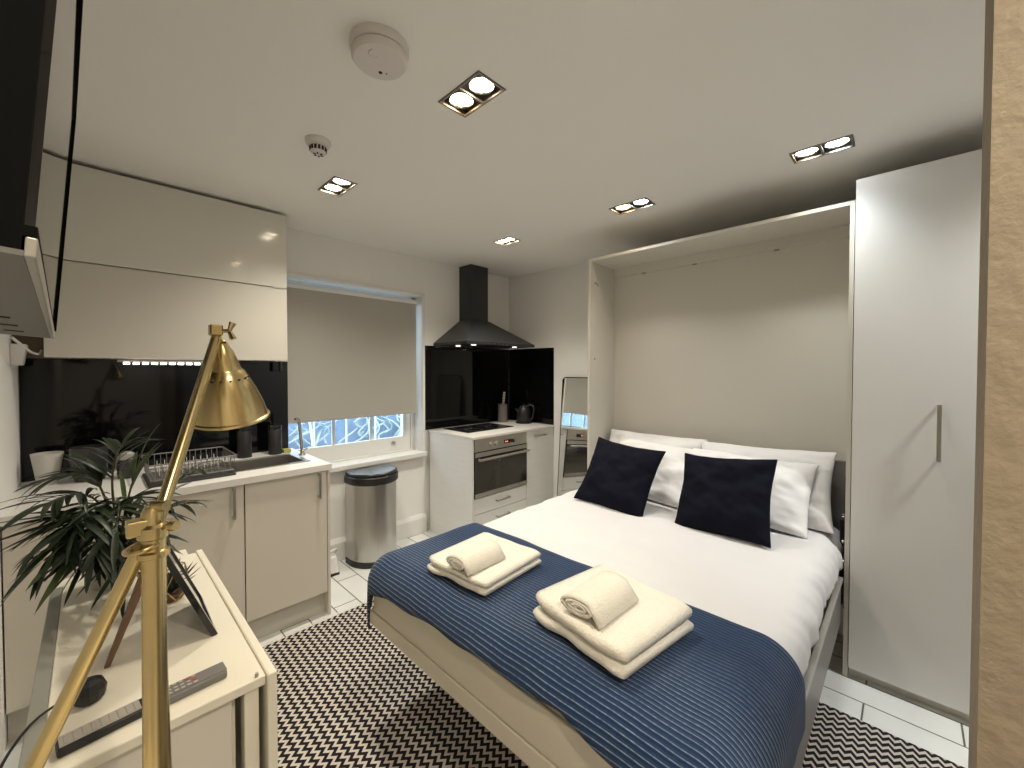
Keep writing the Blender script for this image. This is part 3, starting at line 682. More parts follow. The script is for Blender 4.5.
for y, z in ((.2065, 2.10), (.2065, 2.17), (.2065, 1.60)): lathe(bm, [(.006, 0), (.006, .004)], M4=Matrix.Translation((2.60, y, z)) @ Matrix.Rotation(-PI/2, 4, 'X'), n=10)
tube(bm, [(2.575, CL-.021, 2.105), (2.60, CL-.021, 2.085)], .004, 6)
part('fixing_caps', bm, 'edge', t)
for y in (.55, 1.02, 1.38): part('fixing_mark', box(BM(), (CB-.024, y, CT-.095), (CB-.019, y+.028, CT-.085)), 'edge', t)

t = thing('wardrobe', 'tall white wardrobe with one grey bar handle right of the bed', 'wardrobe', (2.85, -.06, 0))
part('body', box(BM(), (2.514, -.44, .052), (3.19, .185, 2.354)), 'cream', t)
d = part('door', box(BM(), (2.492, -.44, .052), (2.512, .185, 2.354)), 'trim', t, bevel=.0015)
part('handle', handle(BM(), (2.462, -.097, 1.085), (2.462, -.097, 1.325), (-1, 0, 0), .007), 'steel_h', d, bevel=.001)
part('plinth', box(BM(), (2.535, -.44, 0), (3.19, .185, .052)), 'cream', t)

# ------------------------------------------------------------------ bed
def rounded_slab(lo, hi, r, nseg=5):
    bm = box(BM(), lo, hi); bmesh.ops.bevel(bm, geom=bm.edges[:]+bm.verts[:], offset=r, segments=nseg, profile=.6, affect='EDGES')
    return bm
BX0, BX1, BYR, BYL = .81, 2.82, .215, 1.625
t = thing('fold_down_bed', 'double fold-down wall bed with a beige foot panel', 'bed', (1.8, .92, .39))
part('foot_panel', box(BM(), (BX0, BYR, .395), (BX0+.02, BYL, .452)), 'bed_board', t, bevel=.002)
part('foot_board', rounded_slab((BX0+.005, BYR+.020, .4535), (BX0+.017, BYL-.020, .582), .005, 3), 'bed_board', t, smooth=True, label='beige upper foot board under the throw')
part('underside_panel', box(BM(), (BX0+.02, BYR+.02, .385), (BX1-.4, BYL-.02, .40)), 'bed_board', t)
part('side_rail', box(BM(), (BX0+.02, BYR, .262), (CX-.02, BYR+.018, .47)), 'bed_metal', t, bevel=.002, label='grey side rail of the bed beside the wardrobe')
part('side_rail', box(BM(), (BX0+.02, BYL-.018, .395), (CX-.02, BYL, .47)), 'bed_board', t, bevel=.002)
part('rail_lip', box(BM(), (BX0+.02, BYR-.008, .468), (CX-.02, BYR+.012, .482)), 'silver', t, bevel=.002)
part('headboard', box(BM(), (2.775, .225, .60), (2.80, 1.635, .985)), 'bed_metal', t, bevel=.004, label='grey headboard rail behind the pillows')
bm = tube(BM(), [(2.52, .226, .33), (2.76, .226, .60)], .011, 10); tube(bm, [(2.60, .226, .30), (2.60, .226, .72)], .008, 8)
part('gas_strut', bm, 'black_metal', t, smooth=True)
bm = box(BM(), (2.55, .207, .30), (2.80, .213, .95)); part('hinge_plate', bm, 'black_metal', t, label='black hinge plate at the head of the bed')
bm = BM()
for z in (.42, .52, .62, .75): lathe(bm, [(.009, 0), (.009, .01), (.002, .012)], M4=Matrix.Translation((2.58, .213, z)) @ Matrix.Rotation(-PI/2, 4, 'X'), n=10)
part('hinge_bolts', bm, 'chrome', t)

mt = tag(part('mattress', rounded_slab((BX0+.018, BYR+.04, .455), (2.77, BYL-.015, .606), .03), 'bed_board', smooth='all'), 'mattress in a beige cover, its foot end showing under the throw', 'mattress')

def drape(name, inner, r, zt, xr, yr, m, thick, amp, nsc, step=.018, edge=None, seed=0.0, wrk=0):
    """cloth laid over a rectangle: parameters run in the flat cloth plane"""
    x0, x1, y0, y1 = inner
    bm = BM(); uvl = bm.loops.layers.uv.new('UVMap')
    nx = max(2, int((xr[1]-xr[0])/step)); ny = max(2, int((yr[1]-yr[0])/step)); V = {}; P = {}
    for i in range(nx+1):
        for j in range(ny+1):
            fx, fy = i/nx, j/ny
            px = xr[0]+(xr[1]-xr[0])*fx; py = yr[0]+(yr[1]-yr[0])*fy
            if edge: px, py = edge(px, py, fx, fy)
            qx, qy = min(max(px, x0), x1), min(max(py, y0), y1)
            dx, dy = px-qx, py-qy; s = math.hypot(dx, dy)
            n_ = Vector((dx/s, dy/s, 0)) if s > 1e-6 else Vector((0, 0, 0))
            if s < r*PI/2:
                a = s/r; p = Vector((qx, qy, zt - r*(1-math.cos(a)))) + n_*r*math.sin(a); nn = n_*math.sin(a)+Vector((0, 0, math.cos(a)))
            else:
                p = Vector((qx, qy, zt - r - (s-r*PI/2))) + n_*r; nn = n_
            d = noise.noise(Vector((px*nsc, py*nsc, seed)))*amp + noise.noise(Vector((px*nsc*2.7, py*nsc*1.6, seed+5)))*amp*.5
            if wrk and s > .01:
                d += wrk*min(1, s/.08)*noise.noise(Vector((px*16+py*10, py*5-px*2, seed+20)))
            p = p + nn*d
            V[i, j] = bm.verts.new(p); P[i, j] = (px, py)
    for i in range(nx):
        for j in range(ny):
            ks = ((i, j), (i+1, j), (i+1, j+1), (i, j+1))
            f = bm.faces.new([V[k] for k in ks])
            for lp, k in zip(f.loops, ks): lp[uvl].uv = P[k]
    return part(name, bm, m, smooth='all', solid=thick)
dv = drape('duvet', (.930, 2.70, .315, 1.575), .095, .660, (.86, 2.72), (.115, 1.765), 'linen', .02, .009, 3.6, seed=2, wrk=.012)
tag(dv, 'white duvet spread over the bed', 'duvet')
FOOT_Z = [(.15, .50), (.45, .590), (.61, .612), (.93, .603), (1.25, .590), (1.45, .572), (1.60, .545), (1.75, .43)]   # height of the hanging foot hem along the bed width
def thr_edge(px, py, fx, fy):
    k = max(i for i in range(len(FOOT_Z)) if FOOT_Z[i][0] <= max(py, .1501) ) if py > .15 else 0
    k = min(k, len(FOOT_Z)-2); (a, za), (b, zb) = FOOT_Z[k], FOOT_Z[k+1]
    zz = za+(zb-za)*(min(max(py, .15), 1.75)-a)/(b-a) + .004*math.sin(py*23)
    r = .118; zr = .682-r
    s_ = r*math.acos(max(-1, 1-(.682-zz)/r)) if zz > zr else r*PI/2+(zr-zz)
    x_foot = .908-s_
    px = x_foot+(1.375-x_foot)*fx
    px += fx*(.018*(1-fy) + .006*math.sin(py*6))
    return px, py
th = drape('throw_blanket', (.908, 2.70, .315, 1.575), .118, .682, (.80, 1.375), (.02, 1.80), 'throw', .008, .007, 4.0, step=.014, edge=thr_edge, seed=2)
tag(th, 'navy ribbed throw with pale stripes across the foot of the bed', 'throw')

# pillows
def pillow_mesh(w_, h_, t_, n=26, wr=.006, seed=0.0, pinch=.06, flange=0):
    bm = BM(); top, bot = {}, {}
    for i in range(n+1):
        for j in range(n+1):
            u, v = -1+2*i/n, -1+2*j/n
            x = w_/2*u*(1-pinch*(1-v*v)); y = h_/2*v*(1-pinch*(1-u*u))
            g = (max(0, 1-abs(u)**2.6)**.55)*(max(0, 1-abs(v)**2.6)**.55)
            z = t_/2*g
            k = noise.noise(Vector((u*2.4, v*2.4, seed)))*wr*2 + noise.noise(Vector((u*6+v*3, v*6, seed+3)))*wr
            edge_ = i in (0, n) or j in (0, n)
            top[i, j] = bm.verts.new((x, y, (0 if edge_ else z+k*min(1, g*2)) + noise.noise(Vector((u*1.5, v*1.5, seed+9)))*wr))
            bot[i, j] = top[i, j] if edge_ else bm.verts.new((x, y, -z*.8+k*.5))
    for i in range(n):
        for j in range(n):
            bm.faces.new((top[i,j], top[i+1,j], top[i+1,j+1], top[i,j+1]))
            bm.faces.new((bot[i,j], bot[i,j+1], bot[i+1,j+1], bot[i+1,j]))
    return bm
# local x = width (along world y), local y = height, local z = face normal (towards the room)
def place_pillow(name, label, cat, w_, h_, t_, base, lean, mname, yawd=0, rolld=0, seed=0., group=None, pinch=.05, wr=.006):
    """base: middle of the lower edge; lean: angle from the horizontal in degrees"""
    a = math.radians(lean)
    up = Vector((math.cos(a), 0, math.sin(a))); side = Vector((0, -1, 0)); nr = side.cross(up)
    R3 = Matrix((side, up, nr)).transposed()
    R3 = Matrix.Rotation(math.radians(yawd), 3, 'Z') @ R3 @ Matrix.Rotation(math.radians(rolld), 3, 'Z')
    bm = pillow_mesh(w_, h_, t_, seed=seed, pinch=pinch, wr=wr)
    for v in bm.verts: v.co.y += h_/2
    o = part(name, bm, mname, smooth='all', sub=1)
    o.matrix_world = Matrix.Translation(base) @ R3.to_4x4()
    tag(o, label, cat, group); return o
place_pillow('pillow', 'white pillow farthest back on the left, top edge at the headboard', 'pillow', .72, .44, .15, (2.52, 1.265, .655), 58, 'pillow', seed=1, group='white bed pillows', wr=.013, pinch=.06)
place_pillow('pillow', 'white pillow standing behind the left navy cushion', 'pillow', .66, .42, .14, (2.37, 1.18, .662), 50, 'pillow', rolld=-3, seed=4, group='white bed pillows', wr=.013, pinch=.06)
place_pillow('pillow', 'white pillow farthest right, its corner touching the cabinet side', 'pillow', .70, .44, .15, (2.50, .585, .652), 60, 'pillow', seed=8, rolld=2, group='white bed pillows', wr=.013, pinch=.06)
place_pillow('pillow', 'white pillow directly behind the right navy cushion', 'pillow', .66, .42, .14, (2.36, .650, .662), 50, 'pillow', seed=12, rolld=-1, group='white bed pillows', wr=.013, pinch=.06)
place_pillow('cushion', 'dark navy square cushion on the left, tilted to one side', 'cushion', .47, .45, .13, (2.085, 1.260, .645), 56, 'navy', yawd=3, rolld=-5, seed=21, group='navy cushions', pinch=.085, wr=.010)
place_pillow('cushion', 'dark navy square cushion on the right, nearer the wardrobe', 'cushion', .47, .44, .13, (2.115, .655, .645), 59, 'navy', yawd=-4, rolld=5, seed=27, group='navy cushions', pinch=.085, wr=.010)

# towels
def folded(name, label, c, lx, ly, h, layers, rotz, group, parent=None):
    t = thing(name, label, 'towel', (c[0], c[1], c[2]), (0, 0, rotz), group)
    bm = BM(); n = 16
    # serpentine cross-section folded along local x: fold noses face -x (the foot of the bed)
    lt = h/layers
    for L in range(layers):
        z0 = L*lt; sh = .006*L
        prof = []
        hw = lx/2 - sh*.5
        k = 10
        for q in range(k+1):
            a = PI/2+PI*q/k; prof.append((-hw+lt/2+lt/2*math.cos(a), z0+lt/2+lt/2*math.sin(a)*.98))
        for q in range(k+1):
            a = -PI/2+PI*q/k; prof.append((hw-lt/2+lt/2*math.cos(a), z0+lt/2+lt/2*math.sin(a)*.98))
        rings = []
        m_ = 14
        for j in range(m_+1):
            y = -ly/2+ly*j/m_; e = abs(2*j/m_-1); sc = 1-.05*(e**8)
            ring = []
            for (x, z) in prof:
                nz = noise.noise(Vector((x*9, y*9, z*6+L)))*.013
                zz = z0+lt/2+(z-z0-lt/2)*(1-.35*e**10)
                ring.append(bm.verts.new((x*sc+nz, y+noise.noise(Vector((x*8, z*20, L)))*.006, max(.0, zz+nz*.6))))
            rings.append(ring)
        for r1, r2 in zip(rings, rings[1:]):
            for q in range(len(prof)): bm.faces.new((r1[q], r1[(q+1) % len(prof)], r2[(q+1) % len(prof)], r2[q]))
        bm.faces.new(rings[0][::-1]); bm.faces.new(rings[-1])
    part('folded_layers', bm, 'towel', t, local=True, smooth='all')
    return t
def rolled(name, label, c, ln, w_, h, rotz, group):
    t = thing(name, label, 'towel', c, (0, 0, rotz), group)
    # flattened roll along local x, spiral end
    bm = BM(); m_ = 12; prof = []
    turns = 2.6; n = 60
    for q in range(n+1):
        f = q/n; a = -PI/2 + turns*2*PI*(1-f); rr = 1-.75*f
        prof.append((w_/2*rr*math.cos(a), h/2+h/2*rr*math.sin(a)))
    prof = [(-w_*.62, .004)] + prof
    th_ = .0
    rings = []
    for j in range(m_+1):
        x = -ln/2+ln*j/m_
        rings.append([bm.verts.new((x+noise.noise(Vector((y*20, z*20, 1)))*.004, y+noise.noise(Vector((x*9, q*.1, 4)))*.003, max(.001, z+noise.noise(Vector((x*9, q*.1, 2)))*.003))) for q, (y, z) in enumerate(prof)])
    for r1, r2 in zip(rings, rings[1:]):
        for q in range(len(prof)-1): bm.faces.new((r1[q], r1[q+1], r2[q+1], r2[q]))
    o = part('roll', bm, 'towel', t, local=True, smooth='all'); k = o.modifiers.new('s', 'SOLIDIFY'); k.thickness = .010; k.offset = -1
    return t
TZ = .692
folded('bath_towel', 'cream bath towel folded flat on the throw, left one', (1.075, 1.19, TZ), .34, .31, .052, 2, math.radians(4), 'folded bath towels')
rolled('hand_towel', 'rolled cream hand towel on the left folded bath towel', (1.000, 1.165, TZ+.054), .19, .115, .052, math.radians(2), 'rolled hand towels')
folded('bath_towel', 'thick cream bath towel folded on the throw, right one', (1.095, .640, TZ), .35, .34, .080, 2, math.radians(-8), 'folded bath towels')
rolled('hand_towel', 'rolled cream hand towel on the right folded bath towel', (1.040, .655, TZ+.082), .20, .13, .058, math.radians(-2), 'rolled hand towels')

# ------------------------------------------------------------------ folding table on the left
TZT = .75
t = thing('gateleg_table', 'cream folded gateleg table with a hanging leaf against the left wall', 'table', (.10, 1.55, 0))
part('tabletop', box(BM(), (-.075, 1.085, .722), (.2795, 2.02, TZT-.004)), 'table', t, bevel=.004, seg=3)
part('hanging_leaf', box(BM(), (.280, 1.075, .06), (.301, 2.03, TZT)), 'table', t, bevel=.004)
part('edge_strip', box(BM(), (-.103, 1.085, .715), (-.0752, 2.02, TZT-.0045)), 'table_strip', t, bevel=.003, label='grey strip along the wall side of the table')
part('far_leaf', box(BM(), (-.10, 2.03, .70), (.258, 2.10, TZT-.008)), 'table', t, bevel=.004)
part('drawer_front', box(BM(), (-.09, 1.105, .08), (.215, 1.125, .712)), 'kdoor', t, bevel=.002)
part('carcass', box(BM(), (-.095, 1.127, .06), (.225, 2.0, .72)), 'table', t)
part('leg', box(BM(), (.238, 1.10, 0), (.268, 1.14, .72)), 'table', t, bevel=.002)
part('leg', box(BM(), (.238, 1.96, 0), (.268, 2.0, .72)), 'table', t, bevel=.002)
part('leg', box(BM(), (-.09, 1.13, 0), (-.05, 1.17, .062)), 'table', t)
part('leg', box(BM(), (-.09, 1.94, 0), (-.05, 1.98, .062)), 'table', t)
part('hinge_pin', tube(BM(), [(.262, 1.093, .742), (.262, 1.093, .755)], .004, 8), 'silver', t)

# potted palm
pc = (.045, 1.925, TZT-.004)
t = thing('potted_palm', 'dark green palm with long narrow leaves in a pale pot on the table', 'plant', pc)
pot = part('pot', lathe(BM(), [(.052, 0), (.056, .004), (.070, .118), (.070, .124), (.064, .124), (.060, .10), (0, .10)], c=pc, n=36, cap=(True, False)), 'pot', t, smooth=True)
part('soil', lathe(BM(), [(.0605, .098), (.001, .106)], c=pc, n=24), 'soil', t)
def leaf(bm, base, d, L, wid, droop, n=9, twist=0):
    base = Vector(base); d = Vector(d).normalized(); pos = base.copy(); side = d.cross(Vector((0, 0, 1)))
    if side.length < .1: side = Vector((1, 0, 0))
    side.normalize(); side = (Matrix.Rotation(twist, 3, d) @ side)
    prev = None
    for k in range(n+1):
        f = k/n; wd = wid*(math.sin(PI*min(1, f*.92+.08))**.75)*(1 if f < .97 else .3)
        up = side.cross(d).normalized()
        row = [bm.verts.new(pos - side*wd + up*wd*.25), bm.verts.new(pos), bm.verts.new(pos + side*wd + up*wd*.25)]
        if prev:
            for q in (0, 1): bm.faces.new((prev[q], prev[q+1], row[q+1], row[q]))
        prev = row
        pos = pos + d*L/n; d = (d + Vector((0, 0, -droop/n))).normalized()
        side = (side - d*side.dot(d)).normalized()
rnd = random.Random(11)
def frond(t_, start, ctrl, nl, Lr, wid, mname, spread=.9):
    st = curve_pts([start]+ctrl, 8)
    fr = part('frond', tube(BM(), st, [.0042*(1-.6*i/len(st)) for i in range(len(st))], 6), 'stem', t_, smooth=True)
    bm = BM(); N = len(st)
    for k in range(nl):
        f = .42+.58*k/(nl-1); i = min(N-2, int(f*(N-1))); p = st[i]; d = (st[i+1]-st[max(0, i-1)]).normalized()
        sd = d.cross(Vector((0, 0, 1))).normalized()
        s = 1 if k % 2 else -1
        if k == nl-1: dd = d
        else: dd = d*(.55+.3*f) + sd*s*spread*(1.1-.5*f) + Vector((0, 0, rnd.uniform(-.1, .35)))
        leaf(bm, p, dd, rnd.uniform(*Lr), wid*rnd.uniform(.8, 1.2), rnd.uniform(.3, 1.2), twist=rnd.uniform(-.5, .5))
    part('leaflets', bm, mname, fr, smooth='all')
x, y, z = pc; z += .10
F = [  # start offsets, control points, leaflets
 ([(x-.03, y-.05, z+.14), (x-.09, y-.14, z+.17), (x-.12, y-.20, z+.12)], 15),
 ([(x-.03, y-.03, z+.18), (x-.08, y-.09, z+.24), (x-.14, y-.16, z+.24)], 15),
 ([(x-.01, y-.06, z+.12), (x-.03, y-.18, z+.14), (x-.05, y-.25, z+.08)], 15),
 ([(x+.01, y-.05, z+.16), (x+.01, y-.16, z+.20), (x+.00, y-.27, z+.15)], 15),
 ([(x-.02, y+.01, z+.20), (x-.06, y+.02, z+.28), (x-.12, y+.03, z+.28)], 13),
 ([(x+.02, y-.03, z+.16), (x+.06, y-.11, z+.20), (x+.09, y-.19, z+.16)], 13),
 ([(x-.02, y-.02, z+.10), (x-.08, y-.06, z+.11), (x-.15, y-.10, z+.06)], 13),
 ([(x+.00, y+.01, z+.22), (x+.01, y+.03, z+.32), (x+.03, y+.07, z+.36)], 9),
 ([(x+.00, y-.05, z+.10), (x+.01, y-.13, z+.09), (x+.01, y-.22, z+.02)], 13),
 ([(x-.03, y-.06, z+.18), (x-.06, y-.14, z+.20), (x-.08, y-.21, z+.17)], 13),
 ([(x-.01, y-.03, z+.08), (x-.03, y-.10, z+.10), (x-.06, y-.16, z+.06)], 13),
 ([(x+.02, y-.05, z+.08), (x+.05, y-.12, z+.09), (x+.06, y-.17, z+.05)], 11),
 ([(x-.03, y-.02, z+.14), (x-.07, y-.08, z+.17), (x-.12, y-.13, z+.15)], 13),
]
for ctl, nl in F: frond(t, (x+rnd.uniform(-.02, .02), y+rnd.uniform(-.02, .02), z), ctl, nl+8, (.09, .165), .0072, 'leaf')
frond(t, (x+.02, y-.01, z), [(x+.08, y-.05, z+.13), (x+.16, y-.09, z+.235), (x+.215, y-.12, z+.265)], 9, (.12, .19), .0075, 'leaf')
frond(t, (x+.02, y-.01, z), [(x+.07, y-.06, z+.09), (x+.13, y-.12, z+.15), (x+.175, y-.15, z+.165)], 8, (.08, .13), .006, 'leaf')
frond(t, (x+.01, y+.01, z), [(x+.04, y+.02, z+.18), (x+.07, y+.03, z+.30)], 5, (.14, .22), .007, 'leaf_light', .5)
bm = BM()
leaf(bm, (x-.02, y-.05, z+.14), (-.35, -.7, -.25), .34, .012, .35); leaf(bm, (x+.0, y-.08, z+.10), (-.02, -.55, -.5), .24, .012, .5)
leaf(bm, (x-.05, y-.09, z+.16), (-.5, -.35, .25), .24, .012, .3); leaf(bm, (x-.04, y-.09, z+.12), (-.45, -.6, -.1), .24, .012, .5)
part('long_leaves', bm, 'leaf_light', t, smooth='all')

# succulent in brass wire holder
sc = (.165, 1.66, TZT-.004)
t = thing('succulent_terrarium', 'small dark spiky succulent in a geometric brass wire holder', 'plant', sc)
bm = BM()
lo5 = [(sc[0]+.034*math.cos(2*PI*k/5), sc[1]+.034*math.sin(2*PI*k/5), sc[2]+.003) for k in range(5)]
mi5 = [(sc[0]+.055*math.cos(2*PI*(k+.5)/5), sc[1]+.055*math.sin(2*PI*(k+.5)/5), sc[2]+.05) for k in range(5)]
hi5 = [(sc[0]+.036*math.cos(2*PI*k/5), sc[1]+.036*math.sin(2*PI*k/5), sc[2]+.105) for k in range(5)]
for k in range(5):
    for p, q in ((lo5[k], lo5[(k+1) % 5]), (lo5[k], mi5[k]), (mi5[k], lo5[(k+1) % 5]), (mi5[k], hi5[k]), (mi5[k], hi5[(k+1) % 5]), (hi5[k], hi5[(k+1) % 5])): tube(bm, [p, q], .0016, 6)
part('wire_holder', bm, 'brass_wire', t)
part('base_dish', lathe(BM(), [(.030, .002), (.036, .02), (.032, .02), (.001, .014)], c=sc, n=20), 'wood', t, smooth=True)
bm = BM()
for k in range(26):
    a = rnd.random()*2*PI; e = rnd.uniform(.2, 1.3); leaf(bm, (sc[0], sc[1], sc[2]+.02), (math.cos(a)*math.cos(e), math.sin(a)*math.cos(e), math.sin(e)), rnd.uniform(.07, .115), .006, -.1, n=5)
part('spiky_leaves', bm, 'succulent', t, smooth='all')

# photo frame on its strut
t = thing('photo_frame', 'black picture frame propped on a brown strut on the table', 'picture frame', (.23, 1.35, TZT-.004))
def fr_slab(bm, u0, u1, v0, v1, d0, d1):
    o_ = Vector((.232, 1.345, TZT-.002)); U_ = Vector((-.12, 0, .297)).normalized(); V_ = Vector((0.02, 1, 0)).normalized(); N_ = V_.cross(U_).normalized()
    if N_.x < 0: N_ = -N_
    P = lambda u, v, d: o_+U_*u+V_*v-N_*d
    return hexa(bm, [P(u0,v0,d0), P(u1,v0,d0), P(u1,v1,d0), P(u0,v1,d0), P(u0,v0,d1), P(u1,v0,d1), P(u1,v1,d1), P(u0,v1,d1)])
HF_, WF_ = .31, .24
bm = BM()
for a in ((0, .018, 0, WF_), (HF_-.018, HF_, 0, WF_), (.018, HF_-.018, 0, .018), (.018, HF_-.018, WF_-.018, WF_)): fr_slab(bm, *a, 0, .014)
part('frame', bm, 'black_gloss', t, bevel=.001)
part('backing', fr_slab(BM(), .015, HF_-.015, .015, WF_-.015, .008, .013), 'black', t)
part('glazing', fr_slab(BM(), .016, HF_-.016, .016, WF_-.016, .004, .006), mat('picture_glazing', (.10, .10, .11), .05), t)
bm = hexa(BM(), [(.012, 1.385, TZT-.004), (.022, 1.385, TZT-.004), (.022, 1.397, TZT-.004), (.012, 1.397, TZT-.004), (.105, 1.352, 1.03), (.124, 1.352, 1.03), (.124, 1.40, 1.03), (.105, 1.40, 1.03)])
part('strut', bm, 'wood', t, label='brown strut of the picture frame')

# remote controls
def remote(label, c, ln, wd, ang, body, light):
    t = thing('remote_control', label, 'remote control', c, (0, 0, ang), 'remote controls on the table')
    part('remote_body', box(BM(), (-ln/2, -wd/2, 0), (ln/2, wd/2, .018)), body, t, local=True, bevel=.005, seg=3)
    fp = part('face_plate', box(BM(), (-ln/2+.004, -wd/2+.004, .0181), (ln/2-.030*light, wd/2-.004, .0195)), 'remote_light' if light else 'remote', t, local=True, bevel=.001)
    k = 0
    for i in range(9 if light else 7):
        for j in range(4 if light else 3):
            x_ = -ln/2+.014+i*(ln-.05)/8; y_ = -wd/2+.011+j*(wd-.022)/(3 if light else 2)
            b_ = part('button', box(BM(), (x_-.0038, y_-.0028, .0195), (x_+.0038, y_+.0028, .0212)), 'button' if (i+j) % 7 else ('red' if not light else 'button'), t, local=True, bevel=.0008)
    return t
remote('long silver-faced remote control nearer the wall, black at one end', (.018, 1.150, TZT-.004), .150, .044, math.radians(6), 'black', 1)
remote('grey remote control nearer the table leaf, right of the silver one', (.143, 1.157, TZT-.004), .140, .046, math.radians(3), 'remote', 0)
# round black adaptor and cables
t = thing('power_adaptor', 'round black power adaptor with a cable on the table', 'adaptor', (-.012, 1.275, TZT-.004))
c = (-.012, 1.275, TZT-.004)
part('adaptor_body', lathe(BM(), [(.018, 0), (.026, .008), (.028, .026), (.022, .042), (.010, .048), (.001, .049)], c=c, n=12), 'black', t, bevel=.001)
part('cable', tube(BM(), curve_pts([(c[0]-.024, c[1], c[2]+.02), (-.06, 1.29, c[2]+.012), (-.095, 1.26, c[2]+.008), (-.125, 1.20, c[2]-.01), (-.14, 1.17, c[2]-.06)]), .0026, 8), 'black', t, smooth=True)
bm = BM()
for k in range(11):
    pts = []; ph = rnd.random()*6; cx_, cy_, cz_ = -.165+rnd.uniform(-.02, .02), 1.15+rnd.uniform(-.05, .05), .70+rnd.uniform(-.10, .05)
    for q in range(14):
        a = ph+q*2*PI/13; pts.append((cx_+.030*math.cos(a)*rnd.uniform(.8, 1.2), cy_+.040*math.sin(a)*rnd.uniform(.7, 1.2), cz_+.055*math.sin(a*1.0+ph)*rnd.uniform(.7, 1.2)))
    tube(bm, curve_pts(pts, 4), .0034, 7)
tube(bm, curve_pts([(-.165, 1.15, .66), (-.18, 1.17, .3), (-.17, 1.2, .01)]), .0034, 7)
tag(part('cable_bundle', bm, 'black', smooth=True), 'tangled bundle of black cables between the table and the left wall', 'cable')

# ------------------------------------------------------------------ brass lamp on a small side table
SZ = .80
t = thing('side_table', 'small white side table carrying the brass lamp, below the view', 'table', (-.06, .65, 0))
part('tabletop', box(BM(), (-.24, .47, SZ-.025), (.115, .845, SZ)), 'table', t, bevel=.003)
for xx in (-.23, .075):
    for yy in (.48, .805): part('leg', box(BM(), (xx, yy, 0), (xx+.03, yy+.03, SZ-.025)), 'table', t)
hub = Vector((.053, .695, 1.265))
t = thing('tripod_lamp', 'antique brass tripod lamp with an adjustable cone shade', 'lamp', (.03, .70, SZ))
feetA, feetB, feetC = Vector((.050, .690, SZ)), Vector((-.118, .822, SZ)), Vector((.073, .83, SZ))
def leg_(top, foot, r0, r1):
    top = Vector(top); foot = Vector(foot)
    o = part('leg', tube(BM(), [top, foot+Vector((0, 0, .006))], [r0, r1], 18), 'brass', t, smooth=True)
    part('foot', lathe(BM(), [(r1*1.1, 0), (r1*1.1, .01), (r1*.8, .014)], c=foot, n=16), 'rubber', o)
leg_(hub+Vector((0, -.004, -.03)), feetA, .0128, .0128)
leg_(hub+Vector((-.012, .002, -.022)), feetB, .0085, .0105)
leg_(hub+Vector((.002, .012, -.03)), feetC, .0085, .0085)
d = Vector((0, 0, 1))
bm = lathe(BM(), [(.015, -.036), (.017, -.034), (.017, -.028), (.013, -.026), (.013, -.012), (.016, -.010), (.016, .004), (.012, .008), (.012, .022), (.008, .03)], c=hub, n=24)
part('hub', bm, 'brass', t, smooth=True)
bm = box(BM(), (hub.x-.026, hub.y-.010, hub.z-.004), (hub.x-.004, hub.y+.010, hub.z+.016))
part('hub_block', bm, 'brass', t, bevel=.002)
rt = Vector((.70, -.71, 0))
bm = tube(BM(), [hub+Vector((0, 0, .004)), hub+rt*.025+Vector((0, 0, .004))], .0035, 12)
tube(bm, [hub+rt*.022+Vector((0, 0, .004)), hub+rt*.030+Vector((0, 0, .004))], .0065, 14)
tube(bm, [hub+Vector((0, 0, .030)), hub+rt*.018+Vector((0, 0, .030))], .007, 12)
part('clamp_knob', bm, 'brass', t, smooth=True)
bm = BM()
cc = hub+Vector((-.010, 0, -.020))
tube(bm, [cc+Vector((.017*math.cos(2*PI*k/16), .017*math.sin(2*PI*k/16), .003*math.cos(2*PI*k/16))) for k in range(17)], .0032, 8)
part('leg_collar', bm, 'brass', t, smooth=True)
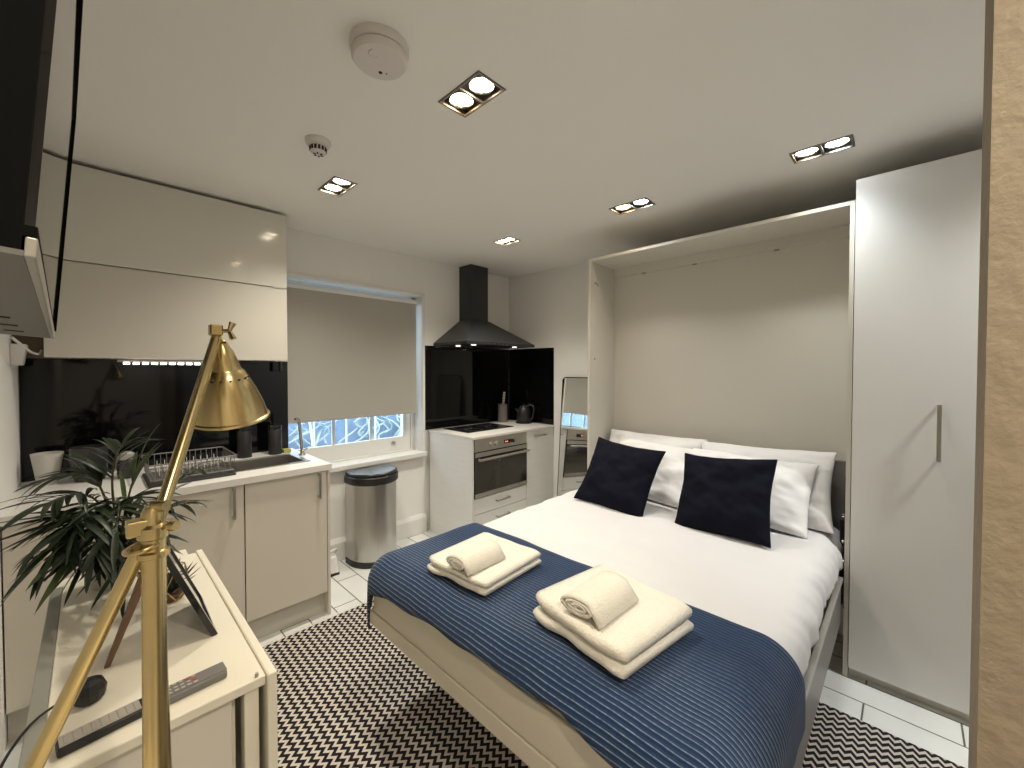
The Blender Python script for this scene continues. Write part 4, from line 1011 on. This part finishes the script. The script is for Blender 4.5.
apex = Vector((.1560, .842, 1.512)); armt = Vector((.1490, .843, 1.524))
part('arm', tube(BM(), [hub+Vector((.004, 0, .006)), armt], .0078, 16), 'brass', t, smooth=True)
# head joint
bm = box(BM(), (armt.x-.010, armt.y-.010, armt.z+.004), (armt.x+.008, armt.y+.010, armt.z+.022))
part('head_block', bm, 'brass', t, bevel=.002)
jd = rt
bm = tube(BM(), [armt+Vector((0, 0, .012)), armt+jd*.024+Vector((0, 0, .012))], .0032, 10)
for s in (-1, 1):
    a0 = armt+jd*.022+Vector((0, 0, .012)); tube(bm, [a0, a0+Vector((.002, 0, s*.014))+jd*.004], [.003, .0055], 8)
tube(bm, [armt+Vector((0, 0, .0)), armt+Vector((.006, 0, -.008)), apex+Vector((0, 0, .002))], .0075, 12)
part('wing_nut', bm, 'brass', t, smooth=True)
# shade
axis = (Vector((.135, .20, -1))).normalized()      # direction from apex to opening
q = Vector((0, 0, 1)).rotation_difference(axis)
MT = Matrix.Translation(apex) @ q.to_matrix().to_4x4()
prof = [(.009, -.004), (.011, .002), (.016, .010), (.020, .024), (.0255, .044), (.027, .047), (.030, .050), (.036, .062), (.046, .086), (.0545, .112), (.060, .136), (.0632, .138), (.0640, .141), (.062, .143), (.0585, .138), (.052, .111), (.044, .087), (.033, .061), (.022, .045), (.012, .02)]
prof = [(r_*.95, z_*.93) for r_, z_ in prof]
sh = part('lamp_shade', lathe(BM(), prof, M4=MT, n=56, cap=(True, False)), 'brass', t, smooth=True)
bm = BM()
for k in range(16):
    a = 2*PI*k/16; r_ = .0345
    c1 = MT @ Vector((r_*math.cos(a), r_*math.sin(a), .0563)); nv = (MT.to_3x3() @ Vector((math.cos(a), math.sin(a), -.45))).normalized()
    tube(bm, [c1-nv*.002, c1+nv*.0011], .0016, 8)
part('vent_holes', bm, 'brass_dark', sh)
part('bulb', lathe(BM(), [(.008, .02), (.009, .04), (.020, .07), (.022, .085), (.014, .10), (.001, .106)], M4=MT, n=20), 'cup', t, smooth=True)
